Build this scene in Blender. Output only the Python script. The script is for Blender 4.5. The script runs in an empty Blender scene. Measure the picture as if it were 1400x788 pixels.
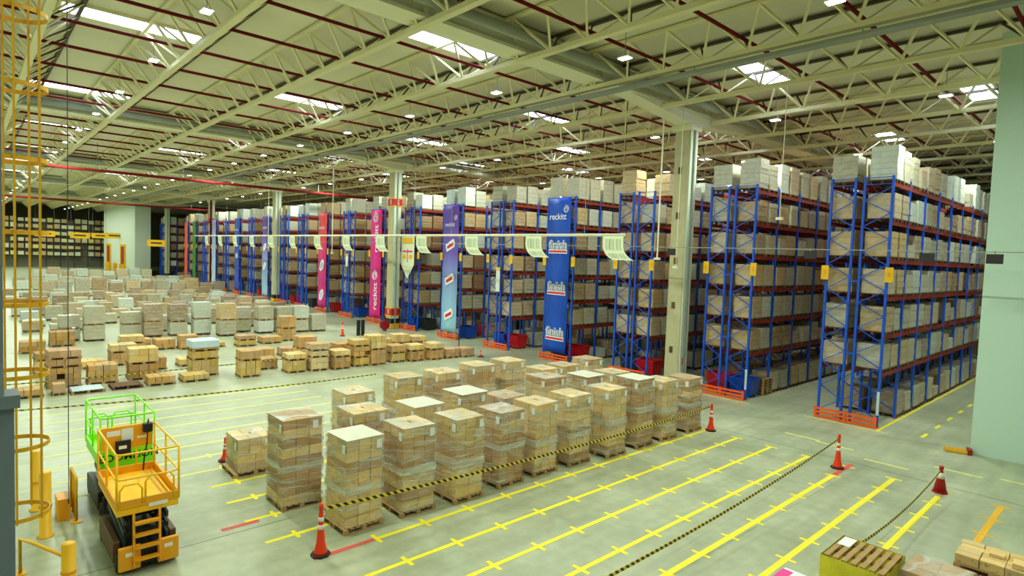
import bpy, math, random
from mathutils import Vector, Matrix, Quaternion
random.seed(7)
SC = bpy.context.scene
COL = SC.collection
D = bpy.data

# ------------------------------------------------------------------ camera
F_PX, YAW, PITCH, ROLL = 815.377, -0.826905, -0.053447, 0.036327
cam_d = D.cameras.new('camera'); cam = D.objects.new('camera', cam_d); COL.objects.link(cam)
fw = Vector((math.sin(YAW)*math.cos(PITCH), math.cos(YAW)*math.cos(PITCH), math.sin(PITCH)))
rt = fw.cross(Vector((0, 0, 1))).normalized(); up = rt.cross(fw)
r2 = math.cos(ROLL)*rt + math.sin(ROLL)*up; u2 = -math.sin(ROLL)*rt + math.cos(ROLL)*up
m = Matrix((r2, u2, -fw)).transposed().to_4x4(); m.translation = (0, 0, 7.0)
cam.matrix_world = m
cam_d.sensor_fit = 'HORIZONTAL'; cam_d.sensor_width = 36.0; cam_d.lens = F_PX/1400*36.0
cam_d.clip_end = 600; cam_d.clip_start = 0.1
SC.camera = cam

# ------------------------------------------------------------------ world, exposure
w = D.worlds.new('world'); SC.world = w; w.use_nodes = True
bg = w.node_tree.nodes['Background']; bg.inputs[0].default_value = (0.80, 1.0, 0.92, 1); bg.inputs[1].default_value = 0.12
SC.view_settings.view_transform = 'Standard'; SC.view_settings.look = 'None'
SC.view_settings.gamma = 1.0; SC.view_settings.use_curve_mapping = False
SC.view_settings.exposure = -0.46
LAMP_W = 640.0          # watts of each ceiling lamp
SKY_E = 14.0             # emission of the lit skylight panes
SC.cycles.max_bounces = 6; SC.cycles.diffuse_bounces = 4; SC.cycles.glossy_bounces = 2
SC.cycles.transparent_max_bounces = 10; SC.cycles.transmission_bounces = 2
SC.cycles.caustics_reflective = False; SC.cycles.caustics_refractive = False
SC.cycles.sample_clamp_indirect = 6.0
SC.cycles.use_denoising = True

# ------------------------------------------------------------------ helpers
def srgb(r, g, b):
    f = lambda c: (c/12.92 if c <= 0.04045 else ((c+0.055)/1.055)**2.4)
    return (f(r/255), f(g/255), f(b/255), 1.0)

MATS = {}
def mat(name, rgb, rough=0.6, metal=0.0, vary=0.0, hue=0.0, noise=0.0, nscale=4.0, bump=0.0, emit=None, coat=0.0, spec=0.4):
    m = D.materials.new(name); m.use_nodes = True; nt = m.node_tree; N = nt.nodes; L = nt.links
    p = N['Principled BSDF']; c = srgb(*rgb)
    p.inputs['Base Color'].default_value = c; p.inputs['Roughness'].default_value = rough
    p.inputs['Metallic'].default_value = metal; p.inputs['Coat Weight'].default_value = coat
    p.inputs['Specular IOR Level'].default_value = spec
    last = None
    if noise > 0:
        tc = N.new('ShaderNodeTexCoord'); nz = N.new('ShaderNodeTexNoise'); nz.inputs['Scale'].default_value = nscale
        nz.inputs['Detail'].default_value = 4
        L.new(tc.outputs['Object'], nz.inputs['Vector'])
        mr = N.new('ShaderNodeMapRange'); mr.inputs[1].default_value = 0.3; mr.inputs[2].default_value = 0.7
        mr.inputs[3].default_value = 1-noise; mr.inputs[4].default_value = 1+noise
        L.new(nz.outputs['Fac'], mr.inputs[0]); last = mr.outputs[0]
    if vary > 0 or hue > 0:
        oi = N.new('ShaderNodeObjectInfo'); mv = N.new('ShaderNodeMapRange')
        mv.inputs[3].default_value = 1-vary; mv.inputs[4].default_value = 1+vary
        L.new(oi.outputs['Random'], mv.inputs[0])
        if last:
            mm = N.new('ShaderNodeMath'); mm.operation = 'MULTIPLY'; L.new(last, mm.inputs[0]); L.new(mv.outputs[0], mm.inputs[1]); last = mm.outputs[0]
        else: last = mv.outputs[0]
    if last:
        hs = N.new('ShaderNodeHueSaturation'); hs.inputs['Color'].default_value = c; L.new(last, hs.inputs['Value'])
        if hue > 0:
            w2 = N.new('ShaderNodeMath'); w2.operation = 'MULTIPLY'; w2.inputs[1].default_value = 7.31; L.new(oi.outputs['Random'], w2.inputs[0])
            fr = N.new('ShaderNodeMath'); fr.operation = 'FRACT'; L.new(w2.outputs[0], fr.inputs[0])
            mh = N.new('ShaderNodeMapRange'); mh.inputs[3].default_value = 1-hue; mh.inputs[4].default_value = 1+hue*0.6
            L.new(fr.outputs[0], mh.inputs[0]); L.new(mh.outputs[0], hs.inputs['Saturation'])
        L.new(hs.outputs[0], p.inputs['Base Color'])
    if bump > 0:
        tc = N.new('ShaderNodeTexCoord'); nz = N.new('ShaderNodeTexNoise'); nz.inputs['Scale'].default_value = nscale*3
        L.new(tc.outputs['Object'], nz.inputs['Vector'])
        b = N.new('ShaderNodeBump'); b.inputs['Strength'].default_value = bump; b.inputs['Distance'].default_value = 0.05
        L.new(nz.outputs['Fac'], b.inputs['Height']); L.new(b.outputs[0], p.inputs['Normal'])
    if emit:
        p.inputs['Emission Color'].default_value = srgb(*emit[:3]); p.inputs['Emission Strength'].default_value = emit[3]
    MATS[name] = m
    return m

class MB:
    def __init__(s): s.v = []; s.f = []; s.c = None
    def box(s, x0, x1, y0, y1, z0, z1):
        n = len(s.v)
        s.v += [(x0,y0,z0),(x1,y0,z0),(x1,y1,z0),(x0,y1,z0),(x0,y0,z1),(x1,y0,z1),(x1,y1,z1),(x0,y1,z1)]
        s.f += [(n,n+3,n+2,n+1),(n+4,n+5,n+6,n+7),(n,n+1,n+5,n+4),(n+1,n+2,n+6,n+5),(n+2,n+3,n+7,n+6),(n+3,n,n+4,n+7)]
        return s
    def cbox(s, x0, x1, y0, y1, z0, z1, c):
        """box with chamfered edges"""
        n = len(s.v)
        for z, i in ((z0, 0), (z0+c, 1), (z1-c, 1), (z1, 0)):
            d = c if i == 0 else 0
            e = c
            if i == 0: s.v += [(x0+c,y0+c,z),(x1-c,y0+c,z),(x1-c,y1-c,z),(x0+c,y1-c,z)]
            else: s.v += [(x0+e,y0,z),(x1-e,y0,z),(x1,y0+e,z),(x1,y1-e,z),(x1-e,y1,z),(x0+e,y1,z),(x0,y1-e,z),(x0,y0+e,z)]
        a, b, c_, t = n, n+4, n+12, n+20
        s.f.append((a+3,a+2,a+1,a))
        for k in range(8): s.f.append((b+k, b+(k+1)%8, c_+(k+1)%8, c_+k))
        for k in range(4):
            s.f.append((a+k, a+(k+1)%4, b+(2*k+1)%8, b+2*k)); s.f.append((a+(k+1)%4, b+(2*k+2)%8, b+(2*k+1)%8))
            s.f.append((c_+2*k, c_+(2*k+1)%8, t+(k+1)%4, t+k)); s.f.append((c_+(2*k+1)%8, c_+(2*k+2)%8, t+(k+1)%4))
        s.f.append((t,t+1,t+2,t+3))
        return s
    def bar(s, p, q, w, h=None):
        h = h or w; p = Vector(p); q = Vector(q); d = q-p; ln = d.length
        rot = d.to_track_quat('Z', 'Y').to_matrix(); n = len(s.v)
        for z in (0, ln):
            for x, y in ((-w/2,-h/2),(w/2,-h/2),(w/2,h/2),(-w/2,h/2)):
                s.v.append(tuple(p + rot @ Vector((x, y, z))))
        s.f += [(n+3,n+2,n+1,n),(n+4,n+5,n+6,n+7)] + [(n+k,n+(k+1)%4,n+4+(k+1)%4,n+4+k) for k in range(4)]
        return s
    def tube(s, pts, r, seg=8, closed=False):
        pts = [Vector(p) for p in pts]; n0 = len(s.v); k = len(pts)
        for i, p in enumerate(pts):
            if closed: d = pts[(i+1)%k]-pts[i-1]
            else: d = pts[min(i+1,k-1)]-pts[max(i-1,0)]
            rot = d.to_track_quat('Z', 'Y').to_matrix()
            for j in range(seg):
                a = 2*math.pi*j/seg; s.v.append(tuple(p + rot @ Vector((r*math.cos(a), r*math.sin(a), 0))))
        for i in range(k if closed else k-1):
            a, b = n0+i*seg, n0+((i+1)%k)*seg
            for j in range(seg): s.f.append((a+j, a+(j+1)%seg, b+(j+1)%seg, b+j))
        if not closed:
            s.f.append(tuple(n0+j for j in reversed(range(seg)))); s.f.append(tuple(n0+(k-1)*seg+j for j in range(seg)))
        return s
    def lathe(s, prof, seg=16, cx=0, cy=0):
        n0 = len(s.v)
        for r, z in prof:
            for j in range(seg):
                a = 2*math.pi*j/seg; s.v.append((cx+r*math.cos(a), cy+r*math.sin(a), z))
        for i in range(len(prof)-1):
            a, b = n0+i*seg, n0+(i+1)*seg
            for j in range(seg): s.f.append((a+j, a+(j+1)%seg, b+(j+1)%seg, b+j))
        s.f.append(tuple(n0+j for j in reversed(range(seg)))); s.f.append(tuple(n0+(len(prof)-1)*seg+j for j in range(seg)))
        return s
    def prism(s, poly, z0, z1):
        n = len(s.v); k = len(poly)
        s.v += [(x, y, z0) for x, y in poly] + [(x, y, z1) for x, y in poly]
        s.f.append(tuple(n+i for i in reversed(range(k)))); s.f.append(tuple(n+k+i for i in range(k)))
        for i in range(k): s.f.append((n+i, n+(i+1)%k, n+k+(i+1)%k, n+k+i))
        return s
    def xf(s, M, start=0):
        s.v[start:] = [tuple(M @ Vector(v)) for v in s.v[start:]]; return s
    def mesh(s, name, mt, smooth=False):
        me = D.meshes.new(name); me.from_pydata(s.v, [], s.f)
        if mt: me.materials.append(mt)
        if smooth: me.polygons.foreach_set('use_smooth', [True]*len(me.polygons))
        me.update(); return me
    def build(s, name, mt, parent=None, loc=None, smooth=False):
        return put(name, s.mesh(name, mt, smooth), parent, loc)

def put(name, me, parent=None, loc=None, rz=None, mw=None):
    o = D.objects.new(name, me); COL.objects.link(o)
    if parent: o.parent = parent
    if mw is not None: o.matrix_basis = mw
    if loc is not None: o.location = loc
    if rz is not None: o.rotation_euler = (0, 0, rz)
    return o
def tag(o, label=None, cat=None, group=None, kind=None):
    if label: o['label'] = label
    if cat: o['category'] = cat
    if group: o['group'] = group
    if kind: o['kind'] = kind
    return o
def empty(name, loc=(0,0,0), rz=0):
    o = D.objects.new(name, None); COL.objects.link(o); o.location = loc; o.rotation_euler = (0, 0, rz)
    o.empty_display_size = 0.2
    return o
def thing(name, label, cat, loc=(0,0,0), rz=0, group=None):
    return tag(empty(name, loc, rz), label, cat, group)
UNIT = {}
def unit(mt):
    if mt.name not in UNIT: UNIT[mt.name] = MB().box(-.5,.5,-.5,.5,0,1).mesh('bar_'+mt.name, mt)
    return UNIT[mt.name]
def bar(name, p, q, w, h, mt, parent=None):
    """straight member from p to q, shared unit mesh"""
    p = Vector(p); q = Vector(q); d = q-p
    M = Matrix.Translation(p) @ d.to_track_quat('Z', 'Y').to_matrix().to_4x4() @ Matrix.Diagonal((w, h, d.length, 1))
    return put(name, unit(mt), parent, mw=M)
UBOX = {}
def bx(name, x0, x1, y0, y1, z0, z1, mt, parent=None):
    if mt.name not in UBOX: UBOX[mt.name] = MB().box(-.5,.5,-.5,.5,-.5,.5).mesh('block_'+mt.name, mt)
    M = Matrix.Translation(((x0+x1)/2,(y0+y1)/2,(z0+z1)/2)) @ Matrix.Diagonal((x1-x0, y1-y0, z1-z0, 1))
    return put(name, UBOX[mt.name], parent, mw=M)
def text_mesh(body, size, mt, extrude=0.004, offset=0.0):
    cu = D.curves.new('lettering', 'FONT'); cu.body = body; cu.size = size; cu.align_x = 'CENTER'; cu.align_y = 'CENTER'
    cu.extrude = extrude; cu.offset = offset
    o = D.objects.new('lettering', cu); COL.objects.link(o)
    dg = bpy.context.evaluated_depsgraph_get()
    me = D.meshes.new_from_object(o.evaluated_get(dg)); me.materials.clear(); me.materials.append(mt)
    COL.objects.unlink(o); D.objects.remove(o); D.curves.remove(cu)
    return me
ORD = ['first','second','third','fourth','fifth','sixth','seventh','eighth','ninth','tenth','eleventh','twelfth','thirteenth','fourteenth','fifteenth','sixteenth','seventeenth','eighteenth','nineteenth','twentieth','twenty-first','twenty-second','twenty-third','twenty-fourth','twenty-fifth','twenty-sixth']

# ------------------------------------------------------------------ materials
cream   = mat('cream_steel', (230,221,174), .5)
creamb  = mat('cream_beam', (232,228,196), .6, noise=.05, nscale=.6)
deck    = mat('roof_deck', (226,219,190), .7, noise=.05, nscale=.25)
greyp   = mat('grey_pipe', (150,154,142), .5)
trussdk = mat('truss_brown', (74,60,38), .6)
redp    = mat('red_pipe', (112,20,22), .75, spec=.2)
rackb   = mat('rack_blue', (8,84,212), .42)
rackdk  = mat('rack_dark', (46,40,44), .6)
beamo   = mat('beam_orange', (146,44,24), .55)
guardo  = mat('guard_orange', (245,98,28), .45)
concrete= mat('column_concrete', (188,182,144), .75, noise=.08, nscale=2.0)
colpale = mat('column_lit_pale', (214,226,204), .6)
wallm   = mat('wall_mint', (196,224,206), .55, noise=.03, nscale=.4)
wallw   = mat('wall_white', (214,226,210), .6)
walld   = mat('wall_dull', (120,118,100), .8)
yel     = mat('safety_yellow', (238,180,20), .45)
paint   = mat('line_yellow', (245,228,40), .55, noise=.12, nscale=5)
paintf  = mat('line_faded', (224,222,120), .6, noise=.15, nscale=5)
paintor = mat('line_amber', (240,180,30), .55, noise=.12, nscale=5)
paintr  = mat('line_red', (214,84,76), .6, noise=.15, nscale=5)
black   = mat('black_steel', (24,24,26), .5)
darkg   = mat('dark_grey', (60,66,70), .5)
white   = mat('white_plastic', (236,240,236), .5)
paper   = mat('paper_white', (232,238,236), .6)
conered = mat('cone_orange', (244,62,22), .45)
conedk  = mat('cone_dark_red', (176,28,26), .5)
reflect = mat('cone_band', (240,235,225), .4)
rubber  = mat('rubber', (44,42,38), .7)
wood    = mat('pallet_wood', (176,142,92), .75, vary=.18, noise=.12, nscale=6)
wooddk  = mat('pallet_wood_dark', (104,74,48), .8, vary=.2)
tubred  = mat('tub_red', (196,18,26), .35)
tubblue = mat('tub_blue', (10,70,176), .35)
tubdk   = mat('tub_dark', (34,38,44), .45)
liftyel = mat('lift_yellow', (255,198,24), .4)
lifto   = mat('lift_orange', (240,164,24), .45)
liftgrn = mat('lift_green', (140,240,20), .4)
tapeblk = mat('tape_black', (26,26,24), .6)
bluews  = mat('blue_white_cover', (196,216,226), .4, noise=.06)
signyel = mat('sign_yellow', (246,190,20), .5)
signink = mat('sign_ink', (60,52,30), .6)
doorred = mat('door_red', (150,48,28), .5)
pinkm   = mat('pink_print', (236,60,150), .5)

def cardboard(name, rgb, vary=.13, print_amt=.5):
    m = mat(name, rgb, .72, vary=vary, hue=.15, noise=.06, nscale=5)
    nt = m.node_tree; N = nt.nodes; L = nt.links; p = N['Principled BSDF']
    src = p.inputs['Base Color'].links[0].from_socket
    tc = N.new('ShaderNodeTexCoord')
    # printed marks on the sides: clustered dark blotches
    mp = N.new('ShaderNodeMapping'); mp.inputs['Scale'].default_value = (9, 9, 14); L.new(tc.outputs['Object'], mp.inputs[0])
    oi = N.new('ShaderNodeObjectInfo'); ad = N.new('ShaderNodeVectorMath'); ad.operation = 'ADD'
    sc_ = N.new('ShaderNodeMath'); sc_.operation = 'MULTIPLY'; sc_.inputs[1].default_value = 37; L.new(oi.outputs['Random'], sc_.inputs[0])
    L.new(mp.outputs[0], ad.inputs[0]); L.new(sc_.outputs[0], ad.inputs[1])
    nz = N.new('ShaderNodeTexNoise'); nz.inputs['Scale'].default_value = 1.0; nz.inputs['Detail'].default_value = 5; nz.inputs['Roughness'].default_value = .75
    L.new(ad.outputs[0], nz.inputs['Vector'])
    th = N.new('ShaderNodeMapRange'); th.inputs[1].default_value = .575; th.inputs[2].default_value = .63; th.inputs[4].default_value = print_amt
    L.new(nz.outputs['Fac'], th.inputs[0])
    ge = N.new('ShaderNodeNewGeometry'); sx = N.new('ShaderNodeSeparateXYZ'); L.new(ge.outputs['Normal'], sx.inputs[0])
    lt = N.new('ShaderNodeMath'); lt.operation = 'LESS_THAN'; lt.inputs[1].default_value = .5; L.new(sx.outputs['Z'], lt.inputs[0])
    mu = N.new('ShaderNodeMath'); mu.operation = 'MULTIPLY'; L.new(th.outputs[0], mu.inputs[0]); L.new(lt.outputs[0], mu.inputs[1])
    mx = N.new('ShaderNodeMix'); mx.data_type = 'RGBA'; L.new(mu.outputs[0], mx.inputs['Factor']); L.new(src, mx.inputs['A'])
    mx.inputs['B'].default_value = srgb(92, 62, 44); L.new(mx.outputs['Result'], p.inputs['Base Color'])
    return m
cardt = cardboard('carton_tan', (220,188,122), .17)
cardo = cardboard('carton_orange', (200,158,98), print_amt=.45)
cardb = cardboard('carton_brown', (188,146,90), .17, print_amt=.55)
cardy = cardboard('carton_yellow', (206,174,102), print_amt=.45)
cardp = cardboard('carton_pink', (194,152,112), print_amt=.4)

def filmed(name, rgb, vary=.16):
    """cartons behind stretch film, for loads whose cartons cannot be told apart"""
    m = mat(name, rgb, .38, vary=vary, hue=.25, noise=.10, nscale=4, spec=.5, coat=.25)
    nt = m.node_tree; N = nt.nodes; L = nt.links; p = N['Principled BSDF']
    src = p.inputs['Base Color'].links[0].from_socket
    tc = N.new('ShaderNodeTexCoord'); mp = N.new('ShaderNodeMapping'); mp.inputs['Scale'].default_value = (1.3, 1.3, 3.2); mp.inputs['Rotation'].default_value = (.4,.3,0)
    L.new(tc.outputs['Object'], mp.inputs[0])
    nz = N.new('ShaderNodeTexNoise'); nz.inputs['Scale'].default_value = 2; nz.inputs['Detail'].default_value = 3; L.new(mp.outputs[0], nz.inputs['Vector'])
    mr = N.new('ShaderNodeMapRange'); mr.inputs[1].default_value = .45; mr.inputs[2].default_value = .75; mr.inputs[4].default_value = .5; L.new(nz.outputs['Fac'], mr.inputs[0])
    mx = N.new('ShaderNodeMix'); mx.data_type = 'RGBA'; L.new(mr.outputs[0], mx.inputs['Factor']); L.new(src, mx.inputs['A']); mx.inputs['B'].default_value = srgb(206,214,204)
    L.new(mx.outputs['Result'], p.inputs['Base Color'])
    return m
filmA = filmed('film_tan', (194,166,122)); filmB = filmed('film_grey', (186,178,150)); filmC = filmed('film_pale', (204,210,196), .1); filmD = filmed('film_brown', (164,136,104))

def wrap_material(name, lo, hi):
    m = D.materials.new(name); m.use_nodes = True; nt = m.node_tree; N = nt.nodes; L = nt.links
    p = N['Principled BSDF']; out = N['Material Output']
    p.inputs['Base Color'].default_value = srgb(226,230,218); p.inputs['Roughness'].default_value = .22
    tr = N.new('ShaderNodeBsdfTransparent'); mx = N.new('ShaderNodeMixShader')
    tc = N.new('ShaderNodeTexCoord'); mp = N.new('ShaderNodeMapping'); mp.inputs['Scale'].default_value = (.7,.7,2.4); mp.inputs['Rotation'].default_value = (.45,.35,0)
    oi = N.new('ShaderNodeObjectInfo'); k = N.new('ShaderNodeMath'); k.operation = 'MULTIPLY'; k.inputs[1].default_value = 23; L.new(oi.outputs['Random'], k.inputs[0])
    ad = N.new('ShaderNodeVectorMath'); ad.operation = 'ADD'
    L.new(tc.outputs['Object'], mp.inputs[0]); L.new(mp.outputs[0], ad.inputs[0]); L.new(k.outputs[0], ad.inputs[1])
    nz = N.new('ShaderNodeTexNoise'); nz.inputs['Scale'].default_value = 1.7; nz.inputs['Detail'].default_value = 4; nz.inputs['Distortion'].default_value = .5
    L.new(ad.outputs[0], nz.inputs['Vector'])
    mr = N.new('ShaderNodeMapRange'); mr.inputs[1].default_value = .47; mr.inputs[2].default_value = .80; mr.inputs[3].default_value = lo; mr.inputs[4].default_value = hi
    L.new(nz.outputs['Fac'], mr.inputs[0])
    m2 = N.new('ShaderNodeMapping'); m2.inputs['Scale'].default_value = (.6,.6,1.6); m2.inputs['Rotation'].default_value = (-.5,.6,.2); L.new(ad.outputs[0], m2.inputs[0])
    wv = N.new('ShaderNodeTexWave'); wv.bands_direction = 'Z'; wv.inputs['Scale'].default_value = .55; wv.inputs['Distortion'].default_value = 11; wv.inputs['Detail'].default_value = 3; wv.inputs['Detail Scale'].default_value = 1.3
    L.new(m2.outputs[0], wv.inputs['Vector'])
    wr = N.new('ShaderNodeMapRange'); wr.inputs[1].default_value = .92; wr.inputs[2].default_value = 1.0; wr.inputs[4].default_value = .34; L.new(wv.outputs['Fac'], wr.inputs[0])
    sm_ = N.new('ShaderNodeMath'); sm_.operation = 'ADD'; sm_.use_clamp = True; L.new(mr.outputs[0], sm_.inputs[0]); L.new(wr.outputs[0], sm_.inputs[1])
    L.new(sm_.outputs[0], mx.inputs[0])
    L.new(tr.outputs[0], mx.inputs[1]); L.new(p.outputs[0], mx.inputs[2]); L.new(mx.outputs[0], out.inputs['Surface'])
    bp = N.new('ShaderNodeBump'); bp.inputs['Strength'].default_value = .5; bp.inputs['Distance'].default_value = .03
    L.new(nz.outputs['Fac'], bp.inputs['Height']); L.new(bp.outputs[0], p.inputs['Normal'])
    return m
filmw = wrap_material('stretch_film', .08, .66); filmthick = wrap_material('stretch_film_thick', .45, .9)
topsheet = mat('top_sheet_pale', (206,206,184), .45, noise=.08, nscale=3)
filmband = mat('film_band', (206,216,224), .25, noise=.1, nscale=6, bump=.4)
filmyel = mat('film_yellow', (218,208,50), .3, noise=.08, nscale=4, bump=.3)

def floor_material():
    m = D.materials.new('floor_concrete'); m.use_nodes = True; nt = m.node_tree; N = nt.nodes; L = nt.links; p = N['Principled BSDF']
    tc = N.new('ShaderNodeTexCoord')
    n1 = N.new('ShaderNodeTexNoise'); n1.inputs['Scale'].default_value = .35; n1.inputs['Detail'].default_value = 6; n1.inputs['Roughness'].default_value = .6
    n2 = N.new('ShaderNodeTexNoise'); n2.inputs['Scale'].default_value = 3.0; n2.inputs['Detail'].default_value = 6
    mp = N.new('ShaderNodeMapping'); mp.inputs['Scale'].default_value = (2.2, .12, 1); n3 = N.new('ShaderNodeTexNoise'); n3.inputs['Scale'].default_value = 1.2; n3.inputs['Detail'].default_value = 4
    L.new(tc.outputs['Object'], n1.inputs['Vector']); L.new(tc.outputs['Object'], n2.inputs['Vector']); L.new(tc.outputs['Object'], mp.inputs[0]); L.new(mp.outputs[0], n3.inputs['Vector'])
    r = N.new('ShaderNodeValToRGB'); r.color_ramp.elements[0].position = .3; r.color_ramp.elements[0].color = srgb(150,158,126)
    r.color_ramp.elements[1].position = .7; r.color_ramp.elements[1].color = srgb(184,190,158)
    L.new(n1.outputs['Fac'], r.inputs[0])
    a = N.new('ShaderNodeMapRange'); a.inputs[1].default_value = .3; a.inputs[2].default_value = .7; a.inputs[3].default_value = .9; a.inputs[4].default_value = 1.07; L.new(n2.outputs['Fac'], a.inputs[0])
    b = N.new('ShaderNodeMapRange'); b.inputs[1].default_value = .35; b.inputs[2].default_value = .65; b.inputs[3].default_value = .9; b.inputs[4].default_value = 1.06; L.new(n3.outputs['Fac'], b.inputs[0])
    mu = N.new('ShaderNodeMath'); mu.operation = 'MULTIPLY'; L.new(a.outputs[0], mu.inputs[0]); L.new(b.outputs[0], mu.inputs[1])
    hs = N.new('ShaderNodeHueSaturation'); L.new(r.outputs[0], hs.inputs['Color']); L.new(mu.outputs[0], hs.inputs['Value'])
    L.new(hs.outputs[0], p.inputs['Base Color'])
    rr = N.new('ShaderNodeMapRange'); rr.inputs[3].default_value = .28; rr.inputs[4].default_value = .5; L.new(n1.outputs['Fac'], rr.inputs[0]); L.new(rr.outputs[0], p.inputs['Roughness'])
    p.inputs['Specular IOR Level'].default_value = .45
    return m
floorm = floor_material()
skym = mat('skylight_pane', (240,245,255), .5, emit=(196,216,255, SKY_E))
lampm = mat('lamp_diffuser', (255,255,250), .5, emit=(250,255,248, 14.0))

def hazard_material(name, along, scale=9.0, c0=(236,206,40), c1=(30,28,24)):
    m = D.materials.new(name); m.use_nodes = True; nt = m.node_tree; N = nt.nodes; L = nt.links; p = N['Principled BSDF']
    tc = N.new('ShaderNodeTexCoord'); sp = N.new('ShaderNodeSeparateXYZ'); L.new(tc.outputs['Object'], sp.inputs[0])
    ad = N.new('ShaderNodeMath'); ad.operation = 'ADD'; L.new(sp.outputs[along], ad.inputs[0]); L.new(sp.outputs['Z'], ad.inputs[1])
    mu = N.new('ShaderNodeMath'); mu.operation = 'MULTIPLY'; mu.inputs[1].default_value = scale; L.new(ad.outputs[0], mu.inputs[0])
    fr = N.new('ShaderNodeMath'); fr.operation = 'FRACT'; L.new(mu.outputs[0], fr.inputs[0])
    gt = N.new('ShaderNodeMath'); gt.operation = 'GREATER_THAN'; gt.inputs[1].default_value = .5; L.new(fr.outputs[0], gt.inputs[0])
    mx = N.new('ShaderNodeMix'); mx.data_type = 'RGBA'; mx.inputs['A'].default_value = srgb(*c0); mx.inputs['B'].default_value = srgb(*c1)
    L.new(gt.outputs[0], mx.inputs['Factor']); L.new(mx.outputs['Result'], p.inputs['Base Color']); p.inputs['Roughness'].default_value = .5
    return m
tapem = hazard_material('barrier_tape', 'Y', 5.5)
tapefar = hazard_material('barrier_tape_faded', 'Y', 4.0, (214,200,70), (96,92,64))
hazm = hazard_material('hazard_paint', 'X', 3.2)

def gradient_material(name, stops):
    """printed vertical colour gradient of a banner (object z, metres)"""
    m = D.materials.new(name); m.use_nodes = True; nt = m.node_tree; N = nt.nodes; L = nt.links; p = N['Principled BSDF']
    tc = N.new('ShaderNodeTexCoord'); sp = N.new('ShaderNodeSeparateXYZ'); L.new(tc.outputs['Generated'], sp.inputs[0])
    r = N.new('ShaderNodeValToRGB'); e = r.color_ramp.elements
    while len(e) < len(stops): e.new(.5)
    for i, (pos, c) in enumerate(stops): e[i].position = pos; e[i].color = srgb(*c)
    L.new(sp.outputs['Z'], r.inputs[0]); L.new(r.outputs[0], p.inputs['Base Color']); p.inputs['Roughness'].default_value = .55
    return m

def barcode_material():
    m = D.materials.new('printed_sheet'); m.use_nodes = True; nt = m.node_tree; N = nt.nodes; L = nt.links; p = N['Principled BSDF']
    tc = N.new('ShaderNodeTexCoord'); sp = N.new('ShaderNodeSeparateXYZ'); L.new(tc.outputs['UV'], sp.inputs[0])
    cb = N.new('ShaderNodeCombineXYZ'); L.new(sp.outputs['X'], cb.inputs[0])
    nz = N.new('ShaderNodeTexNoise'); nz.inputs['Scale'].default_value = 26; nz.inputs['Detail'].default_value = 1; L.new(cb.outputs[0], nz.inputs['Vector'])
    g = N.new('ShaderNodeMath'); g.operation = 'GREATER_THAN'; g.inputs[1].default_value = .5; L.new(nz.outputs['Fac'], g.inputs[0])
    def band(sock, a, b):
        x = N.new('ShaderNodeMath'); x.operation = 'GREATER_THAN'; x.inputs[1].default_value = a; L.new(sock, x.inputs[0])
        y = N.new('ShaderNodeMath'); y.operation = 'LESS_THAN'; y.inputs[1].default_value = b; L.new(sock, y.inputs[0])
        z = N.new('ShaderNodeMath'); z.operation = 'MULTIPLY'; L.new(x.outputs[0], z.inputs[0]); L.new(y.outputs[0], z.inputs[1]); return z.outputs[0]
    v1 = band(sp.outputs['Y'], .12, .36); v2 = band(sp.outputs['Y'], .5, .9); u1 = band(sp.outputs['X'], .12, .88)
    s = N.new('ShaderNodeMath'); s.operation = 'ADD'; L.new(v1, s.inputs[0]); L.new(v2, s.inputs[1])
    t = N.new('ShaderNodeMath'); t.operation = 'MULTIPLY'; L.new(s.outputs[0], t.inputs[0]); L.new(u1, t.inputs[1])
    q = N.new('ShaderNodeMath'); q.operation = 'MULTIPLY'; L.new(t.outputs[0], q.inputs[0]); L.new(g.outputs[0], q.inputs[1])
    mx = N.new('ShaderNodeMix'); mx.data_type = 'RGBA'; mx.inputs['A'].default_value = srgb(216,228,190); mx.inputs['B'].default_value = srgb(152,154,128)
    L.new(q.outputs[0], mx.inputs['Factor']); L.new(mx.outputs['Result'], p.inputs['Base Color']); p.inputs['Roughness'].default_value = .6
    return m
sheetm = barcode_material()

# ------------------------------------------------------------------ structure: floor
ROOF_Z = 16.0
fl = tag(bx('floor', -205, 16, -8, 82, -.2, 0, floorm), kind='structure')
fl.matrix_basis = Matrix.Identity(4)
fl.data = MB().box(-205, 16, -8, 82, -.2, 0).mesh('floor', floorm)
def fmark(name, x0, x1, y0, y1, mt, z=.004):
    return bx(name, x0, x1, y0, y1, -.002, z, mt, fl)
LANES = [-12.53,-11.16,-9.78,-8.42,-7.07,-5.65,-4.27,-2.82]
for i, lx in enumerate(LANES):
    y0 = 7.3 if i == 0 else (17.2 if i == 7 else 4.5)
    mt = paintor if i == 7 else paint
    hw = .07 if i < 4 else .085
    fmark('floor_line', lx-hw*.9, lx+hw*.9, y0, 22.9 if i != 6 else 22.3, mt)
    k = 0
    y = 5.93
    while y < 22.95:
        if y > y0: fmark('line_tick', lx-.24, lx+.24, y-.05, y+.05, mt, .005)
        y += 1.415
fmark('floor_line', -12.6, -12.46, 5.75, 7.28, paintr)
fmark('floor_line', -7.15, -6.99, 21.6, 23.3, paintr, .006)
for i in range(12):            # lanes under and beyond the stacked block
    lx = -13.95-1.42*i
    y0 = 5.2 if i < 4 else 1.5
    fmark('floor_line', lx-.06, lx+.06, y0, 22.5 if i < 5 else 12.5, paint if i < 4 else paintf)
    y = 5.93
    while y < 12:
        if i < 6: fmark('line_tick', lx-.22, lx+.22, y-.05, y+.05, paint if i < 4 else paintf, .005)
        y += 1.415
fmark('floor_line', -15.3, -15.15, 4.6, 5.5, paintr, .006)
fmark('floor_line', -7.98, -7.86, 29.0, 56, paint)
fmark('floor_line', -10.95, -7.5, 29.0, 29.1, paintf)
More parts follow.
